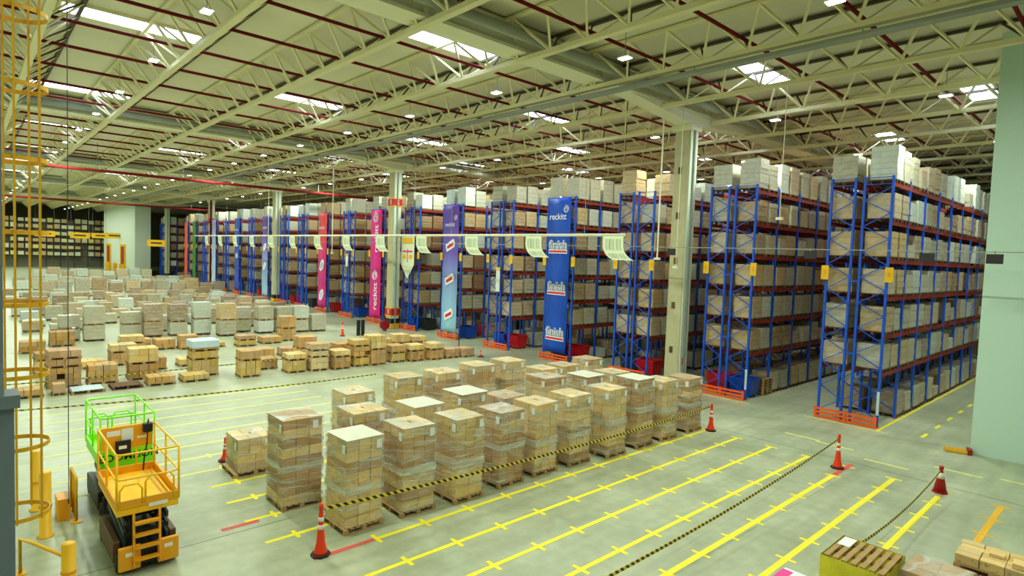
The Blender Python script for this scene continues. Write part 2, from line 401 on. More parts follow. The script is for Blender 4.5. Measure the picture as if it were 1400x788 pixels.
fmark('floor_line', -16.9, -13.6, 29.0, 29.1, paintf)
for j in range(9): fmark('lane_dash', -6.47, -6.33, 29.6+2.25*j, 30.5+2.25*j, paint)
for (x, y) in ((-6.3, 24.4), (-8.3, 25.2), (-9.6, 25.4), (-4.4, 25.6), (-2.6, 26.0)):
    fmark('lane_dash', x-.7, x+.7, y-.06, y+.06, paintf)
bx('floor_joint', -60, 10, 23.55, 23.57, -.002, .002, darkg, fl)
bx('floor_joint', -14.9, -14.88, -2, 6.2, -.002, .002, darkg, fl)

# ------------------------------------------------------------------ structure: walls, roof deck
tag(bx('wall_right', -4.6, 12, 28.7, 29.4, 0, ROOF_Z, wallm), kind='structure')
tag(bx('wall_left', -205, -6, -1.6, -1.0, 0, ROOF_Z, wallw), kind='structure')
tag(bx('wall_back', -205, 16, 80, 80.5, 0, ROOF_Z, walld), kind='structure')
tag(bx('wall_far', -205, -204.5, -1, 80, 0, ROOF_Z, walld), kind='structure')
blk = tag(bx('wall_block', -178, -141.5, 25.6, 28.4, 0, 15.9, wallw), kind='structure')
tag(MB().box(-205, 16, -8, 82, ROOF_Z, ROOF_Z+.15).build('ceiling', deck), kind='structure')
for i, x in enumerate((-153.3, -170.7)):
    d = tag(empty('door_%d' % (i+1), (x, 25.58, 0)), kind='structure')
    bx('door_leaf', -2.0, 2.0, -.08, 0, 0, 6.0, doorred, d)
    for s in (-1, 1): bx('door_frame', s*2.3-.3, s*2.3+.3, -.2, 0, 0, 6.1, yel, d)
    bx('door_header', -2.6, 2.6, -.2, 0, 6.0, 6.5, yel, d)
n_sl = 0
SKY = []
for x in (-29, -44, -59, -73.5, -88, -103, -118): SKY.append((x, 2.8, 7.6))
for x in (-21.1, -35.6, -50, -64.4, -79, -93.5, -108): SKY.append((x, 13.3, 17.8))
for x in (-13.2, -27, -40.5, -55, -70, -85): SKY.append((x, 25.8, 29.6))
for x in (-6.6, -20, -33.5, -47, -61): SKY.append((x, 34.6, 38.6))
for x in (-13, -27, -41, -55, 0): SKY.append((x, 44.2, 47.4))
for x in (-7, -20, -34, -48): SKY.append((x, 54.2, 58))
for (x, y0, y1) in SKY:
    n_sl += 1
    s = tag(empty('window_%d' % n_sl, (x, (y0+y1)/2, ROOF_Z)), kind='structure')
    h = (y1-y0)/2
    bx('window_frame', -.72, -.6, -h, h, -.12, 0, cream, s); bx('window_frame', .6, .72, -h, h, -.12, 0, cream, s)
    for q in (-h-.1, h): bx('window_frame', -.72, .72, q, q+.1, -.12, 0, cream, s)
    n = 4
    for k in range(n):
        a = -h + 2*h*k/n
        bx('window_pane', -.6, .6, a+.02, a+2*h/n-.02, -.06, -.02, skym, s)

# big cross beams on the columns, with drain pipes alongside
BEAMX = [-17.9, -47.4, -77.2, -107, -137]
for i, x in enumerate(BEAMX):
    b = tag(empty('roof_beam', (x, 0, 0)), kind='structure')
    bx('beam_web', -.42, .42, -8, 80, 15.0, 15.95, creamb, b)
    bx('bottom_flange', -.56, .56, -8, 80, 14.95, 15.08, creamb, b)
    hb = MB().prism([(-6.5, 15.0), (-.6, 14.42), (.6, 14.42), (7.0, 15.0)], -.44, .44)
    hb.xf(Matrix(((0,0,1,0),(1,0,0,29.1),(0,1,0,0),(0,0,0,1)))); hb.build('beam_haunch', creamb, b)
    bx('top_flange', -.6, .6, -8, 80, 15.7, 15.9, creamb, b)
    for s in (-1, 1):
        MB().tube([(s*1.0, -8, 15.35), (s*1.0, 80, 15.35)], .2, 10).build('drain_pipe', greyp, b, smooth=True)
    for k in range(9): bx('stiffener', -.56, .56, 2+9.5*k, 2.12+9.5*k, 15.05, 15.7, creamb, b)

# triangular roof trusses running along the hall
PAN = 1.8
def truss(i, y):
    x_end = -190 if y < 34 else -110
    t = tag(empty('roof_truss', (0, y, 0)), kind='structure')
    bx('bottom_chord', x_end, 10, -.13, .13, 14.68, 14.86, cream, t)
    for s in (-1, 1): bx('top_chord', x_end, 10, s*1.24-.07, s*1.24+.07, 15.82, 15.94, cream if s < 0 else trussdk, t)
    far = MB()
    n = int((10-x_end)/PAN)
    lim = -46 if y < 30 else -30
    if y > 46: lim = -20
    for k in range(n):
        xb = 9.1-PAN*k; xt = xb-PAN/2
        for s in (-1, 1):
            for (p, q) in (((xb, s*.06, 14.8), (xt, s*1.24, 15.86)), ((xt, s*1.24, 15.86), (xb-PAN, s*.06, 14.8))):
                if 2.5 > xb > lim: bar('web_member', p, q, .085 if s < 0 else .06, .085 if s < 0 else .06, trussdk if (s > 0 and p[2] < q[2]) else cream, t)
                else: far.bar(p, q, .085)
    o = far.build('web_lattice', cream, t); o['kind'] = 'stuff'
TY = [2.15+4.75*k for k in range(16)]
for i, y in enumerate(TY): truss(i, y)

# cable tray under one truss, thin conduits
t = thing('cable_tray', 'long grey cable tray hung under a roof truss crossing the hall', 'cable tray', (0, 21.15, 0))
bx('tray_base', -150, 9, -.16, .16, 14.36, 14.4, greyp, t)
for s in (-1, 1): bx('tray_side', -150, 9, s*.16-.015, s*.16+.015, 14.36, 14.5, greyp, t)
for k in range(24): bar('hanger', (5-6*k, .19, 14.36), (5-6*k, .19, 14.75), .03, .03, greyp, t)

# sprinkler pipes across the hall
SPX = [-3.6,-7.2,-10.9,-14.6,-20.9,-24.6,-28.4,-32.1,-36,-40,-44,-51,-55,-59,-63,-68,-73]
for i, x in enumerate(SPX):
    o = MB().tube([(x, -.95, 15.25), (x, 60, 15.25)], .068, 8)
    p = o.build('sprinkler_pipe', redp, None, smooth=True)
    tag(p, 'thin red sprinkler pipe under the roof, %s counted from the pale end wall' % ORD[i], 'pipe', 'red sprinkler branch pipes')
for i, (x, z, r) in enumerate(((-66, 13.4, .14), (-118, 13.3, .17))):
    p = thing('sprinkler_main', ('thick red main pipe crossing the hall below the trusses' if i == 0 else 'thick red main pipe far down the hall near the door block'), 'pipe', (x, 0, 0))
    MB().tube([(0, -.95, z), (0, 60, z)], r, 10).build('pipe_run', redp, p, smooth=True)
    for k in range(8): bar('pipe_hanger', (0, 2+7*k, z), (0, 2+7*k, 15.9), .04, .04, greyp, p)

# ceiling lamps
LS_ = .82
lamp_h = MB().box(-.3,.3,-.2,.2,.03,.08).box(-.14,.14,-.1,.1,.08,.13).xf(Matrix.Scale(LS_, 4)).mesh('lamp_housing', white)
lamp_d = MB().box(-.27,.27,-.17,.17,0,.05).xf(Matrix.Scale(LS_, 4)).mesh('lamp_diffuser', lampm)
la = D.lights.new('lamp_light', 'AREA'); la.shape = 'RECTANGLE'; la.size = .54; la.size_y = .34; la.energy = LAMP_W; la.color = (.90, 1.0, .86)
for r, y in enumerate((5.8, 18.1, 30.8, 43.2)):
    for k in range(-1, 25 if r < 2 else 16):
        x = -6.7-7.25*k
        if any(abs(x-b) < .8 for b in BEAMX): continue
        if r == 3 and k > 10: continue
        z = 14.45
        t = thing('ceiling_lamp', 'white ceiling lamp, %s from the pale end wall in the %s lamp row' % (ORD[k+1], ORD[r]), 'lamp', (x, y, z), 0, 'high ceiling lamps')
        put('housing', lamp_h, t); put('diffuser', lamp_d, t)
        bar('suspension_rod', (0, 0, .13), (0, 0, 1.5), .02, .02, greyp, t)
        lo = D.objects.new('lamp_light', la); COL.objects.link(lo); lo.parent = t; lo.location = (0, 0, -.02)

# ------------------------------------------------------------------ columns
COLS = [(-18.0, 28.7, True), (-47.35, 28.4, False), (-77.2, 29.2, False), (-107.5, 30, False), (-137, 30, False)]
bandred = mat('column_band_red', (196,30,34), .5)
for i, (x, y, near) in enumerate(COLS):
    c = tag(empty('column_%d' % (i+1), (x, y, 0)), kind='structure')
    MB().cbox(-.45, .45, 0, .8, 0, 14.4, .04).build('column_shaft', concrete, c)
    bx('column_lit_face', .45, .50, .05, .75, 0, 14.35, colpale, c)  # paler plate on the lit side, the light is put into its colour
    bar('downpipe', (.56, .35, 0), (.56, .35, 14.4), .09, .09, greyp, c)
    bx('column_head', -.62, .62, -.12, .92, 14.1, 14.4, creamb, c)
    if near:
        for k in range(5): bx('cable_box', -.14, .04, -.05, 0, 2.0+2.45*k, 2.35+2.45*k, wooddk, c)
        bx('notice', .5, .53, .25, .5, 1.35, 1.75, bandred, c); bx('notice_mark', .53, .54, .31, .44, 1.45, 1.65, white, c)
    else:
        for z in (1.25, 11.15):
            if i == 1:
                bx('column_band', -.49, .53, -.04, .84, z, z+.6, bandred, c)
                bx('band_edge', -.5, .54, -.05, .85, z-.1, z, yel, c); bx('band_edge', -.5, .54, -.05, .85, z+.6, z+.7, yel, c)
                M = Matrix.Translation((.05, -.045, z+.3)) @ Matrix.Rotation(math.pi/2, 4, 'X')
                put('band_letter', text_mesh('E', .55, white), c, mw=M)
                M = Matrix.Translation((.535, .4, z+.3)) @ Matrix.Rotation(math.pi/2, 4, 'Z') @ Matrix.Rotation(math.pi/2, 4, 'X')
                put('band_letter', text_mesh('E', .55, white), c, mw=M)
        bx('hazard_band', -.48, .53, -.04, .84, .1, .5, yel, c); bx('hazard_band', -.48, .53, -.04, .84, .5, .95, black, c)
        if i == 3:
            bar('riser_pipe', (.75, .1, 0), (.75, .1, 14.4), .25, .25, redp, c); bx('column_band', -.6, .7, -.1, .9, 10.6, 11.4, bandred, c)

# ------------------------------------------------------------------ pallets and load meshes
def pallet_mesh(lx=1.0, ly=1.2, h=.14, mt=wood, simple=False):
    b = MB()
    if simple:
        b.box(-lx/2, lx/2, -ly/2, ly/2, h-.03, h)
        for x in (-lx/2+.05, 0, lx/2-.05):
            for y in (-ly/2+.06, 0, ly/2-.06): b.box(x-.05, x+.05, y-.06, y+.06, 0, h-.03)
        return b.mesh('pallet', mt)
    for k in range(7):
        y = -ly/2 + (ly-.1)*k/6
        b.box(-lx/2, lx/2, y, y+.1, h-.022, h)
    for x in (-lx/2+.05, 0, lx/2-.05):
        for y in (-ly/2+.06, 0, ly/2-.06): b.box(x-.05, x+.05, y-.06, y+.06, .022, h-.022)
        b.box(x-.05, x+.05, -ly/2, ly/2, 0, .022)
    return b.mesh('pallet', mt)
PAL = pallet_mesh(1.14, 1.1); PALS = pallet_mesh(1.14, 1.1, simple=True); PALD = pallet_mesh(1.14, 1.1, mt=wooddk, simple=True)
PALBIG = pallet_mesh(1.2, 1.3)

def block_mesh(mt, lx, ly, h, nl, n=3, seed=0):
    """perimeter of stacked cartons as one mesh"""
    r = random.Random(seed); b = MB(); lh = h/nl
    for k in range(nl):
        z0 = k*lh; g = .0035
        dx = r.uniform(-.012, .012); dy = r.uniform(-.012, .012)
        ax = lx/n; ay = ly/n
        for i in range(n):
            for j in range(n):
                if 0 < i < n-1 and 0 < j < n-1 and k < nl-1: continue
                e = r.uniform(0, .008)
                b.box(-lx/2+i*ax+g+dx-e, -lx/2+(i+1)*ax-g+dx+e*.3, -ly/2+j*ay+g+dy-e*.3, -ly/2+(j+1)*ay-g+dy+e, z0+.004, z0+lh-.004)
    b.box(-lx/2+.05, lx/2-.05, -ly/2+.05, ly/2-.05, .01, h-.02)
    return b.mesh('carton_block', mt)
BLK = {}
def block(mk, h, lx=1.08, ly=1.06, seed=0, n=3):
    mt = {'A': filmA, 'B': filmB, 'C': filmC, 'D': filmD, 't': cardt, 'b': cardb}[mk]
    h = round(h*10)/10
    key = (mk, h, lx, ly, seed % 3, n)
    if key not in BLK: BLK[key] = block_mesh(mt, lx, ly, h, max(2, round(h/.27)), n, seed % 3)
    return BLK[key]
TONE = {'A': 'tan wrapped', 'B': 'greyish wrapped', 'C': 'pale wrapped', 'D': 'brown wrapped'}

# ------------------------------------------------------------------ pallet racks
RX = [-10.65,-16.7,-22.8,-28.9,-34.95,-41.0,-47.1,-53.1,-59.05,-64.9,-70.7,-76.2,-82.2,-87.8,-93.3,-98.9,-104.4,-109.9,-115.4,-120.6,-139.6]
ST = [29.72, 32.25, 34.95, 37.65, 40.35, 43.05, 45.75, 48.45, 51.15, 53.85]
LV = [2.42, 4.10, 5.78, 7.45, 9.13, 10.82]
RW = 2.58
def stations(k): return 10 if k == 0 else 6 if k == 1 else 4 if k < 6 else 3
LOADS = []   # (k, level, half, bay, slot, x, y, z, h, tone)
for k, xl in enumerate(RX):
    ns = stations(k)
    lab = 'blue steel pallet rack with orange guard, %s counted from the pale end wall' % ORD[k]
    rk = thing('pallet_rack', lab, 'rack', (xl, 0, 0), 0, 'rows of blue pallet racks')
    halves = ((0, 1.10), (1.38, 2.58))
    det = k < 7
    for si in range(ns):
        y = ST[si]
        for hx, (a, b) in enumerate(halves):
            for ux in (a+.05, b-.05):
                bx('upright', ux-.05, ux+.05, y-.05, y+.05, 0, 11.1, rackb, rk)
                if si < 2 and k < 4: bx('foot_plate', ux-.1, ux+.1, y-.1, y+.1, 0, .02, guardo, rk)
            # zig-zag bracing of the frame
            zs = [.35 + .57*q for q in range(20)]
            if si == 0 or (k < 2 and si < 4):
                for q in range(19):
                    f = (q+hx) % 2
                    p0 = (b-.08 if f else a+.08, y, zs[q]); p1 = (a+.08 if f else b-.08, y, zs[q+1])
                    if zs[q+1] > 11.1: break
                    bar('brace', p0, p1, .06, .035, rackb, rk)
                bar('brace', (a+.05, y, 10.75), (b-.05, y, 10.75), .045, .03, rackb, rk)
                if si == 0: bar('brace', (a+.05, y, 11.05), (b-.05, y, 11.05), .045, .03, rackb, rk)
        for z in (3.1, 6.4, 10.4): bx('row_spacer', 1.10, 1.38, y-.03, y+.03, z, z+.08, rackb, rk)
    for li, z in enumerate(LV):
        for bi in range(ns-1):
            for (a, b) in halves:
                for ux in (a+.03, b-.03):
                    if ux in (1.07,) and bi > 0: continue
                    bx('shelf_beam', ux-.025, ux+.025, ST[bi]+.06, ST[bi+1]-.06, z-.17, z, beamo, rk)
    # orange end guard
    gd = empty('end_guard', (0, 29.42, 0)); gd.parent = rk
    for z in (.06, .24, .42): bx('guard_rail', 0, RW, -.04, .04, z-.05, z+.05, guardo, gd)
    for ux in (.04, RW/2, RW-.04): bx('guard_post', ux-.05, ux+.05, -.05, .05, 0, .5, guardo, gd)
    # yellow position tags facing the main aisle
    for ux in (-.12, RW-.08):
        bx('rack_tag', ux, ux+.32, 29.5, 29.53, 6.45, 7.1, signyel, rk); bx('tag_mark', ux+.11, ux+.2, 29.49, 29.5, 6.68, 6.88, lifto, rk)
    # white post protector
    if k < 2: bx('post_sleeve', RW-.1, RW+.005, 29.64, 29.67, .55, 1.6, bluews, rk)
    # loads
    r = random.Random(100+k)
    for li in range(-1, 6):
        z = .0 if li < 0 else LV[li]
        for bi in range(ns-1):
            y0, y1 = ST[bi]+.1, ST[bi+1]-.1
            for half in (1, 0):
                if half == 0 and bi > 0: continue
                if li < 0 and bi == 0: continue
                if li < 0 and k > 1 and r.random() < .5: continue
                for sl in (0, 1):
                    if half == 0 and sl == 1 and k > 0: continue
                    if r.random() < .035 and not (k == 0 and bi == 0): continue
                    wy = (y1-y0)/2
                    yc = y0+wy*(sl+.5)
                    h = r.choice((.9, 1.0, 1.1, 1.1)) if li < 5 else r.choice((1.2, 1.3, 1.4, 1.5))
                    if bi == 0 and li < 5: h = r.choice((1.0, 1.1, 1.1))
                    tone = r.choice('AABBBCD') if not (bi == 0 and sl == 0) else r.choice('AAAB')
                    if li == 5: tone = r.choice('BBBCA')
                    if r.random() < .1 and bi > 0: h *= .6
                    xc = xl + (2.04 if half else .52)
                    LOADS.append((k, li, half, bi, sl, xc+r.uniform(-.03,.03), yc+r.uniform(-.04,.04), z, h, tone))
def dist(l): return math.hypot(l[5], l[6])
LOADS.sort(key=lambda l: dist(l) + (6 if l[2] == 0 else 0))
LVN = ['floor level', 'first shelf', 'second shelf', 'third shelf', 'fourth shelf', 'fifth shelf', 'top shelf']
stuff = MB(); tones = []
for n, (k, li, half, bi, sl, x, y, z, h, tone) in enumerate(LOADS):
    wy = min(1.1, (ST[bi+1]-ST[bi]-.2)/2-.04)
    if n < 298:
        where = ('outer' if sl else 'front')
        lab = '%s load, %s, %s rack from pale wall, %s %s bay, %s pallet' % (TONE[tone], LVN[li+1], ORD[k], 'wall-side' if half else 'far-side', ORD[bi], where)
        t = thing('pallet_load', lab, 'pallet load', (x, y, z), 0, 'wrapped loads on the pallet racks')
        put('pallet', PALD, t)
        b = put('carton_block', block(tone, h, 1.06, (1.04, .98, .92)[n % 3], n), t, (0, 0, .14)); b['kind'] = 'stuff'
    else:
        s0 = len(stuff.f)
        stuff.box(x-.55, x+.55, y-.52, y+.52, z+.02, z+.1); tones += [(.25,.18,.1)]*(len(stuff.f)-s0)
        c = {'A': (194,166,122), 'B': (190,188,166), 'C': (214,222,214), 'D': (160,124,90)}[tone]
        q = random.uniform(.8, 1.1); c = tuple(v*q for v in srgb(*c)[:3])
        s0 = len(stuff.f); nl = 4
        for j in range(nl):
            e = random.uniform(0, .02); a = z+.14+h*j/nl
            stuff.box(x-.53-e, x+.53+e, y-.5-e, y+.5+e, a, a+h/nl-.015)
        tones += [c]*(len(stuff.f)-s0)
rm = random.Random(77)
for k, xl in enumerate(RX):
    ns = stations(k)
    for bi in range(0, 13):
        y0 = ST[bi] if bi < len(ST) else ST[-1]+2.7*(bi-len(ST)+1)
        y1 = y0+2.6
        for half in (0, 1):
            if bi < ns-1 and (half == 1 or bi == 0): continue
            if k == 0 and half == 1: continue
            for li in range(-1, 6):
                z = .0 if li < 0 else LV[li]
                for sl in (0, 1):
                    if rm.random() < .06: continue
                    yc = y0+.1+.62+1.24*sl; x = xl+(1.98 if half else .55); h = rm.uniform(.95, 1.2)+(.2 if li == 5 else 0)
                    c = rm.choice(((194,166,122),(190,188,166),(160,124,90))); c = tuple(v for v in srgb(*c)[:3])
                    stuff.box(x-.53, x+.53, yc-.55, yc+.55, z+.12, z+.12+h); tones += [c]*6
            if bi >= ns-1:
                for z in LV: stuff.box(xl+(1.4 if half else 0), xl+(2.56 if half else 1.1), y0, y1, z-.1, z); tones += [tuple(srgb(120,44,28)[:3])]*6
# the far cross rack at the end of the hall
fr = thing('pallet_rack', 'long dark pallet rack closing off the far end of the hall', 'rack', (-190, 0, 0))
for k in range(11):
    y = 1+2.85*k
    bx('upright', -.06, .06, y-.07, y+.07, 0, 12, rackdk, fr)
for z in (2.9, 4.6, 6.3, 8.0, 9.7, 11.2): bx('shelf_beam', -.05, .05, 1, 30, z-.16, z, rackdk, fr)
bx('back_panel', -1.7, -1.6, 1, 30, 0, 12, walld, fr)
for z in (2.9, 4.6, 6.3, 8.0, 9.7, 11.2):
    for k in range(20):
        if random.random() < .1: continue
        y = 1.75+1.425*k; h = random.uniform(.8, 1.25)
        s0 = len(stuff.f); stuff.box(-190.9, -189.9, y-.55, y+.55, z+.1, z+h)
        c = random.choice(((200,190,140), (206,206,176), (190,160,110), (214,196,110))); q = random.uniform(1.0,1.35)  # tones raised, standing in for lamp light on the far rack
        tones += [tuple(v*q for v in srgb(*c)[:3])]*(len(stuff.f)-s0)
me = stuff.mesh('rack_load_mass', None)
ca = me.color_attributes.new('tone', 'FLOAT_COLOR', 'CORNER')
i = 0; buf = []
for pi, p in enumerate(me.polygons):
    c = tones[pi]
    for _ in p.loop_indices: buf += [c[0], c[1], c[2], 1.0]
ca.data.foreach_set('color', buf)
sm = D.materials.new('far_load_tones'); sm.use_nodes = True; at = sm.node_tree.nodes.new('ShaderNodeVertexColor'); at.layer_name = 'tone'
sm.node_tree.links.new(at.outputs[0], sm.node_tree.nodes['Principled BSDF'].inputs['Base Color']); sm.node_tree.nodes['Principled BSDF'].inputs['Roughness'].default_value = .45
me.materials.append(sm)
tag(put('rack_load_mass', me), 'wrapped carton loads filling the distant pallet racks', 'pallet load', 'wrapped loads on the pallet racks', 'stuff')

# plastic tubs under the racks
def tub_mesh(mt, lx=1.25, ly=1.05, h=.95):
    b = MB(); t = .04
    def ring(s, z): return [(-lx/2*s,-ly/2*s,z),(lx/2*s,-ly/2*s,z),(lx/2*s,ly/2*s,z),(-lx/2*s,ly/2*s,z)]
    b.v += ring(.86, .1)+ring(1, h)+ring(1.06, h)+ring(1.06, h+.06)+ring(.96, h+.06)+ring(.82, .16)
    for i in range(5):
        for j in range(4): b.f.append((4*i+j, 4*i+(j+1)%4, 4*i+4+(j+1)%4, 4*i+4+j))
    b.f.append((3,2,1,0)); b.f.append((20,21,22,23))
    for x in (-.42, .42):
        for y in (-.34, .34): b.box(x-.05, x+.05, y-.05, y+.05, 0, .1)
    return b.mesh('tub_body', mt)
TUB = {'red': tub_mesh(tubred), 'blue': tub_mesh(tubblue), 'black': tub_mesh(tubdk)}
TUBS = [(1, 'red', .62, 30.75), (1, 'blue', 1.95, 30.75), (2, 'red', 1.9, 30.9), (2, 'black', .6, 31), (3, 'red', 1.95, 31.2), (3, 'black', .6, 31),
        (4, 'red', 1.95, 31.1), (4, 'blue', .6, 30.9), (5, 'red', 1.95, 32.9), (5, 'blue', 1.95, 31.1), (6, 'blue', .6, 30.8), (6, 'black', 2.0, 31.2), (7, 'red', 2.0, 31.0), (8, 'blue', 1.9, 30.9), (8, 'red', 1.95, 32.6),
        (9, 'red', 2.0, 30.9), (10, 'black', 1.95, 31), (11, 'red', 2, 31), (12, 'red', 2, 31), (13, 'red', 2, 31.0)]
for (k, c, dx, y) in TUBS:
    t = thing('plastic_tub', '%s plastic tub under the %s rack from the pale wall%s' % (c, ORD[k], ', set further in' if y > 32 else ''), 'tub', (RX[k]+dx, y, 0), 0, 'plastic tubs under the racks')
    put('tub_body', TUB[c], t); bx('tub_rib', -.6, .6, -.54, -.5, .5, .56, MATS['tub_'+{'red':'red','blue':'blue','black':'dark'}[c]], t)
t = thing('pallet_pile', 'small pile of bare wooden pallets beside the blue tub', 'pallets', (-14.6, 32.0, 0))
for q in range(6): put('pallet', PALS, t, (0, 0, .15*q))

# ------------------------------------------------------------------ banners and signs on the racks
def banner(k, mt, label, x0=.28, x1=2.3, z0=.55, z1=11.02):
    t = thing('banner', label, 'banner', (RX[k], 29.52, 0), 0, 'tall banners on rack ends')
    n = 24; b = MB(); w_ = x1-x0
    for i in range(n+1):
        z = z0+(z1-z0)*i/n
        dy = .025*math.sin(i*1.1+k)
        b.v += [(x0, dy, z), (x1, dy*.4, z), (x1, dy*.4+.012, z), (x0, dy+.012, z)]
    for i in range(n):
        a = 4*i
        for j in range(4): b.f.append((a+j, a+(j+1)%4, a+4+(j+1)%4, a+4+j))
    b.f.append((3,2,1,0)); b.f.append((4*n, 4*n+1, 4*n+2, 4*n+3))
    b.build('banner_cloth', mt, t, smooth=True)
    bar('hem_rod', (x0-.05, 0, z1), (x1+.05, 0, z1), .05, .05, rackb, t)
    return t, (x0+x1)/2
def face(t, me, x, z, name, y=-.045, tilt=0, spin=0):
    M = Matrix.Translation((x, y, z)) @ Matrix.Rotation(math.pi/2, 4, 'X') @ Matrix.Rotation(tilt, 4, 'Z')
    return put(name, me, t, mw=M)
def swirl_mesh(r, mt):
    pts = []
    for i in range(46):
        a = i/45*4.6*math.pi; q = r*(.22+.78*i/45); pts.append((q*math.cos(a), q*math.sin(a), 0))
    return MB().tube(pts, r*.085, 5).mesh('swirl_mark', mt)
def ellipse_mesh(rx, ry, mt, z=.006):
    return MB().prism([(rx*math.cos(2*math.pi*i/24), ry*math.sin(2*math.pi*i/24)) for i in range(24)], 0, z).mesh('badge', mt)
bnavy = mat('logo_navy', (16,40,120), .5); bred = mat('logo_red', (226,40,40), .5); bwhite = mat('logo_white', (240,244,250), .5)
blueban = mat('banner_blue', (8,78,196), .5)
purple = gradient_material('banner_purple', ((0,(150,205,225)), (.3,(150,190,235)), (.62,(118,92,200)), (1,(84,40,150))))
pinkban = mat('banner_pink', (232,30,140), .5)
magenta = gradient_material('banner_magenta', ((0,(214,40,140)), (.55,(226,40,130)), (.7,(230,60,80)), (1,(240,70,60))))
lilac = gradient_material('banner_lilac', ((0,(170,215,240)), (.45,(150,160,230)), (.75,(110,70,180)), (1,(80,44,150))))
blue2 = gradient_material('banner_blue_far', ((0,(60,70,190)), (.5,(40,80,190)), (1,(30,80,180))))
violet = gradient_material('banner_pale_violet', ((0,(190,220,240)), (1,(150,150,220))))
green = mat('banner_green', (40,130,40), .5); redban = mat('banner_red', (226,84,60), .5)

t, cx = banner(3, blueban, 'tall blue banner reading reckitt and finish on a rack end')
face(t, text_mesh('reckitt', .58, bwhite, offset=.006), cx-.12, 9.75, 'lettering')
face(t, swirl_mesh(.26, bwhite), cx+.6, 10.25, 'swirl_mark')
for z in (7.75, 4.95, 1.85):
    face(t, text_mesh('finish', .78, bwhite, offset=.05), cx, z+.1, 'lettering_outline', -.045)
    face(t, text_mesh('finish', .78, bnavy, offset=.024), cx, z+.1, 'lettering_shadow', -.052)
    face(t, text_mesh('finish', .78, bwhite, offset=-.004), cx-.01, z+.11, 'lettering', -.06)
    face(t, MB().box(-.84,.84,-.46,-.2,0,.006).mesh('logo_plate', bwhite), cx, z, 'logo_plate', -.043)
    face(t, MB().box(-.8,.8,-.4,-.26,0,.006).mesh('logo_bar', bred), cx, z, 'logo_bar', -.05)
t, cx = banner(5, purple, 'tall purple banner fading to pale blue with tilted white badges')
face(t, text_mesh('reckitt', .5, bwhite), cx-.15, 9.4, 'lettering'); face(t, swirl_mesh(.22, bwhite), cx+.62, 9.95, 'swirl_mark')
for z in (7.7, 4.9, 2.0):
    face(t, MB().prism([(-.62,-.4),(.5,-.28),(.66,.0),(.56,.42),(-.6,.22)], 0, .006).mesh('badge', bwhite), cx, z, 'badge', tilt=.3)
    face(t, MB().prism([(-.46,-.2),(.4,-.12),(.46,.16),(-.44,.06)], 0, .006).mesh('badge_print', bred), cx, z, 'badge_print', -.053, tilt=.3)
t, cx = banner(7, pinkban, 'bright pink banner with white sideways reckitt lettering')
for z in (2.6, 8.2):
    face(t, text_mesh('reckitt', 1.0, bwhite, offset=.01), cx+.1, z, 'lettering', tilt=math.pi/2)
    face(t, swirl_mesh(.5, bwhite), cx-.1, z+2.05, 'swirl_mark')
t, cx = banner(9, magenta, 'red to magenta banner with two tilted oval badges')
face(t, text_mesh('reckitt', .5, bwhite), cx-.1, 9.4, 'lettering')
for z in (5.2, 1.9):
    face(t, ellipse_mesh(.75, .45, bwhite), cx, z, 'badge', tilt=.9); face(t, ellipse_mesh(.5, .27, bluews), cx, z, 'badge_print', -.053, tilt=.9)
t, cx = banner(12, lilac, 'lilac banner fading to pale blue beside the banded far column')
face(t, text_mesh('reckitt', .5, bwhite), cx-.1, 9.6, 'lettering')
for z in (7, 4.5): face(t, ellipse_mesh(.7, .4, bwhite), cx, z, 'badge', tilt=.7)
t, cx = banner(14, blue2, 'plain royal blue banner on a distant rack end')
face(t, text_mesh('reckitt', .5, bwhite), cx-.1, 9.4, 'lettering'); face(t, ellipse_mesh(.5, .4, bluews), cx, 5.6, 'badge')
banner(16, violet, 'pale violet banner on a distant rack end beside the red riser')
banner(18, green, 'green banner on a distant rack end')
banner(19, redban, 'red orange banner on a distant rack end')
# pointed white hanging sign
t = thing('pointed_sign', 'white pointed hanging sign with yellow and pink print near the banded column', 'sign', (RX[6]+1.3, 29.3, 0))
face(t, MB().prism([(-1.05,8.6),(1.05,8.6),(1.05,5.9),(0,4.6),(-1.05,5.9)], 0, .02).mesh('sign_board', mat('sign_cream', (232,238,205), .6)), 0, 0, 'sign_board', 0)
face(t, MB().prism([(-.85,8.3),(.85,8.3),(.75,7.75),(-.75,7.75)], 0, .01).mesh('sign_print', signyel), 0, 0, 'sign_print', -.02)
face(t, MB().box(-.8,.8,7.0,7.15,0,.01).mesh('sign_print', pinkm), 0, 0, 'sign_print', -.02)
face(t, MB().box(-.06,.06,6.1,7.3,0,.01).mesh('sign_print', pinkm), 0, 0, 'sign_print', -.025)
for s in (-1, 1): face(t, ellipse_mesh(.3, .22, signyel), s*.5, 6.6, 'sign_print', -.02)
for s in (-.9, .9): bar('hanger', (s, 0, 8.6), (s, 0, 14.6), .02, .02, greyp, t)
# narrow white notices on rack uprights
for (k, z0, z1, w_, lab) in ((4, 4.3, 6.1, .42, 'narrow white notice board on a rack upright by the purple banner'), (8, 5.3, 6.6, .5, 'small white notice board on a rack upright between two pink banners')):
    t = thing('notice_board', lab, 'sign', (RX[k]+1.24, 29.55, 0))
    bx('board', -w_/2, w_/2, -.02, .02, z0, z1, paper, t); bx('board_header', -w_/2, w_/2, -.03, -.02, z1-.25, z1-.05, signyel, t)

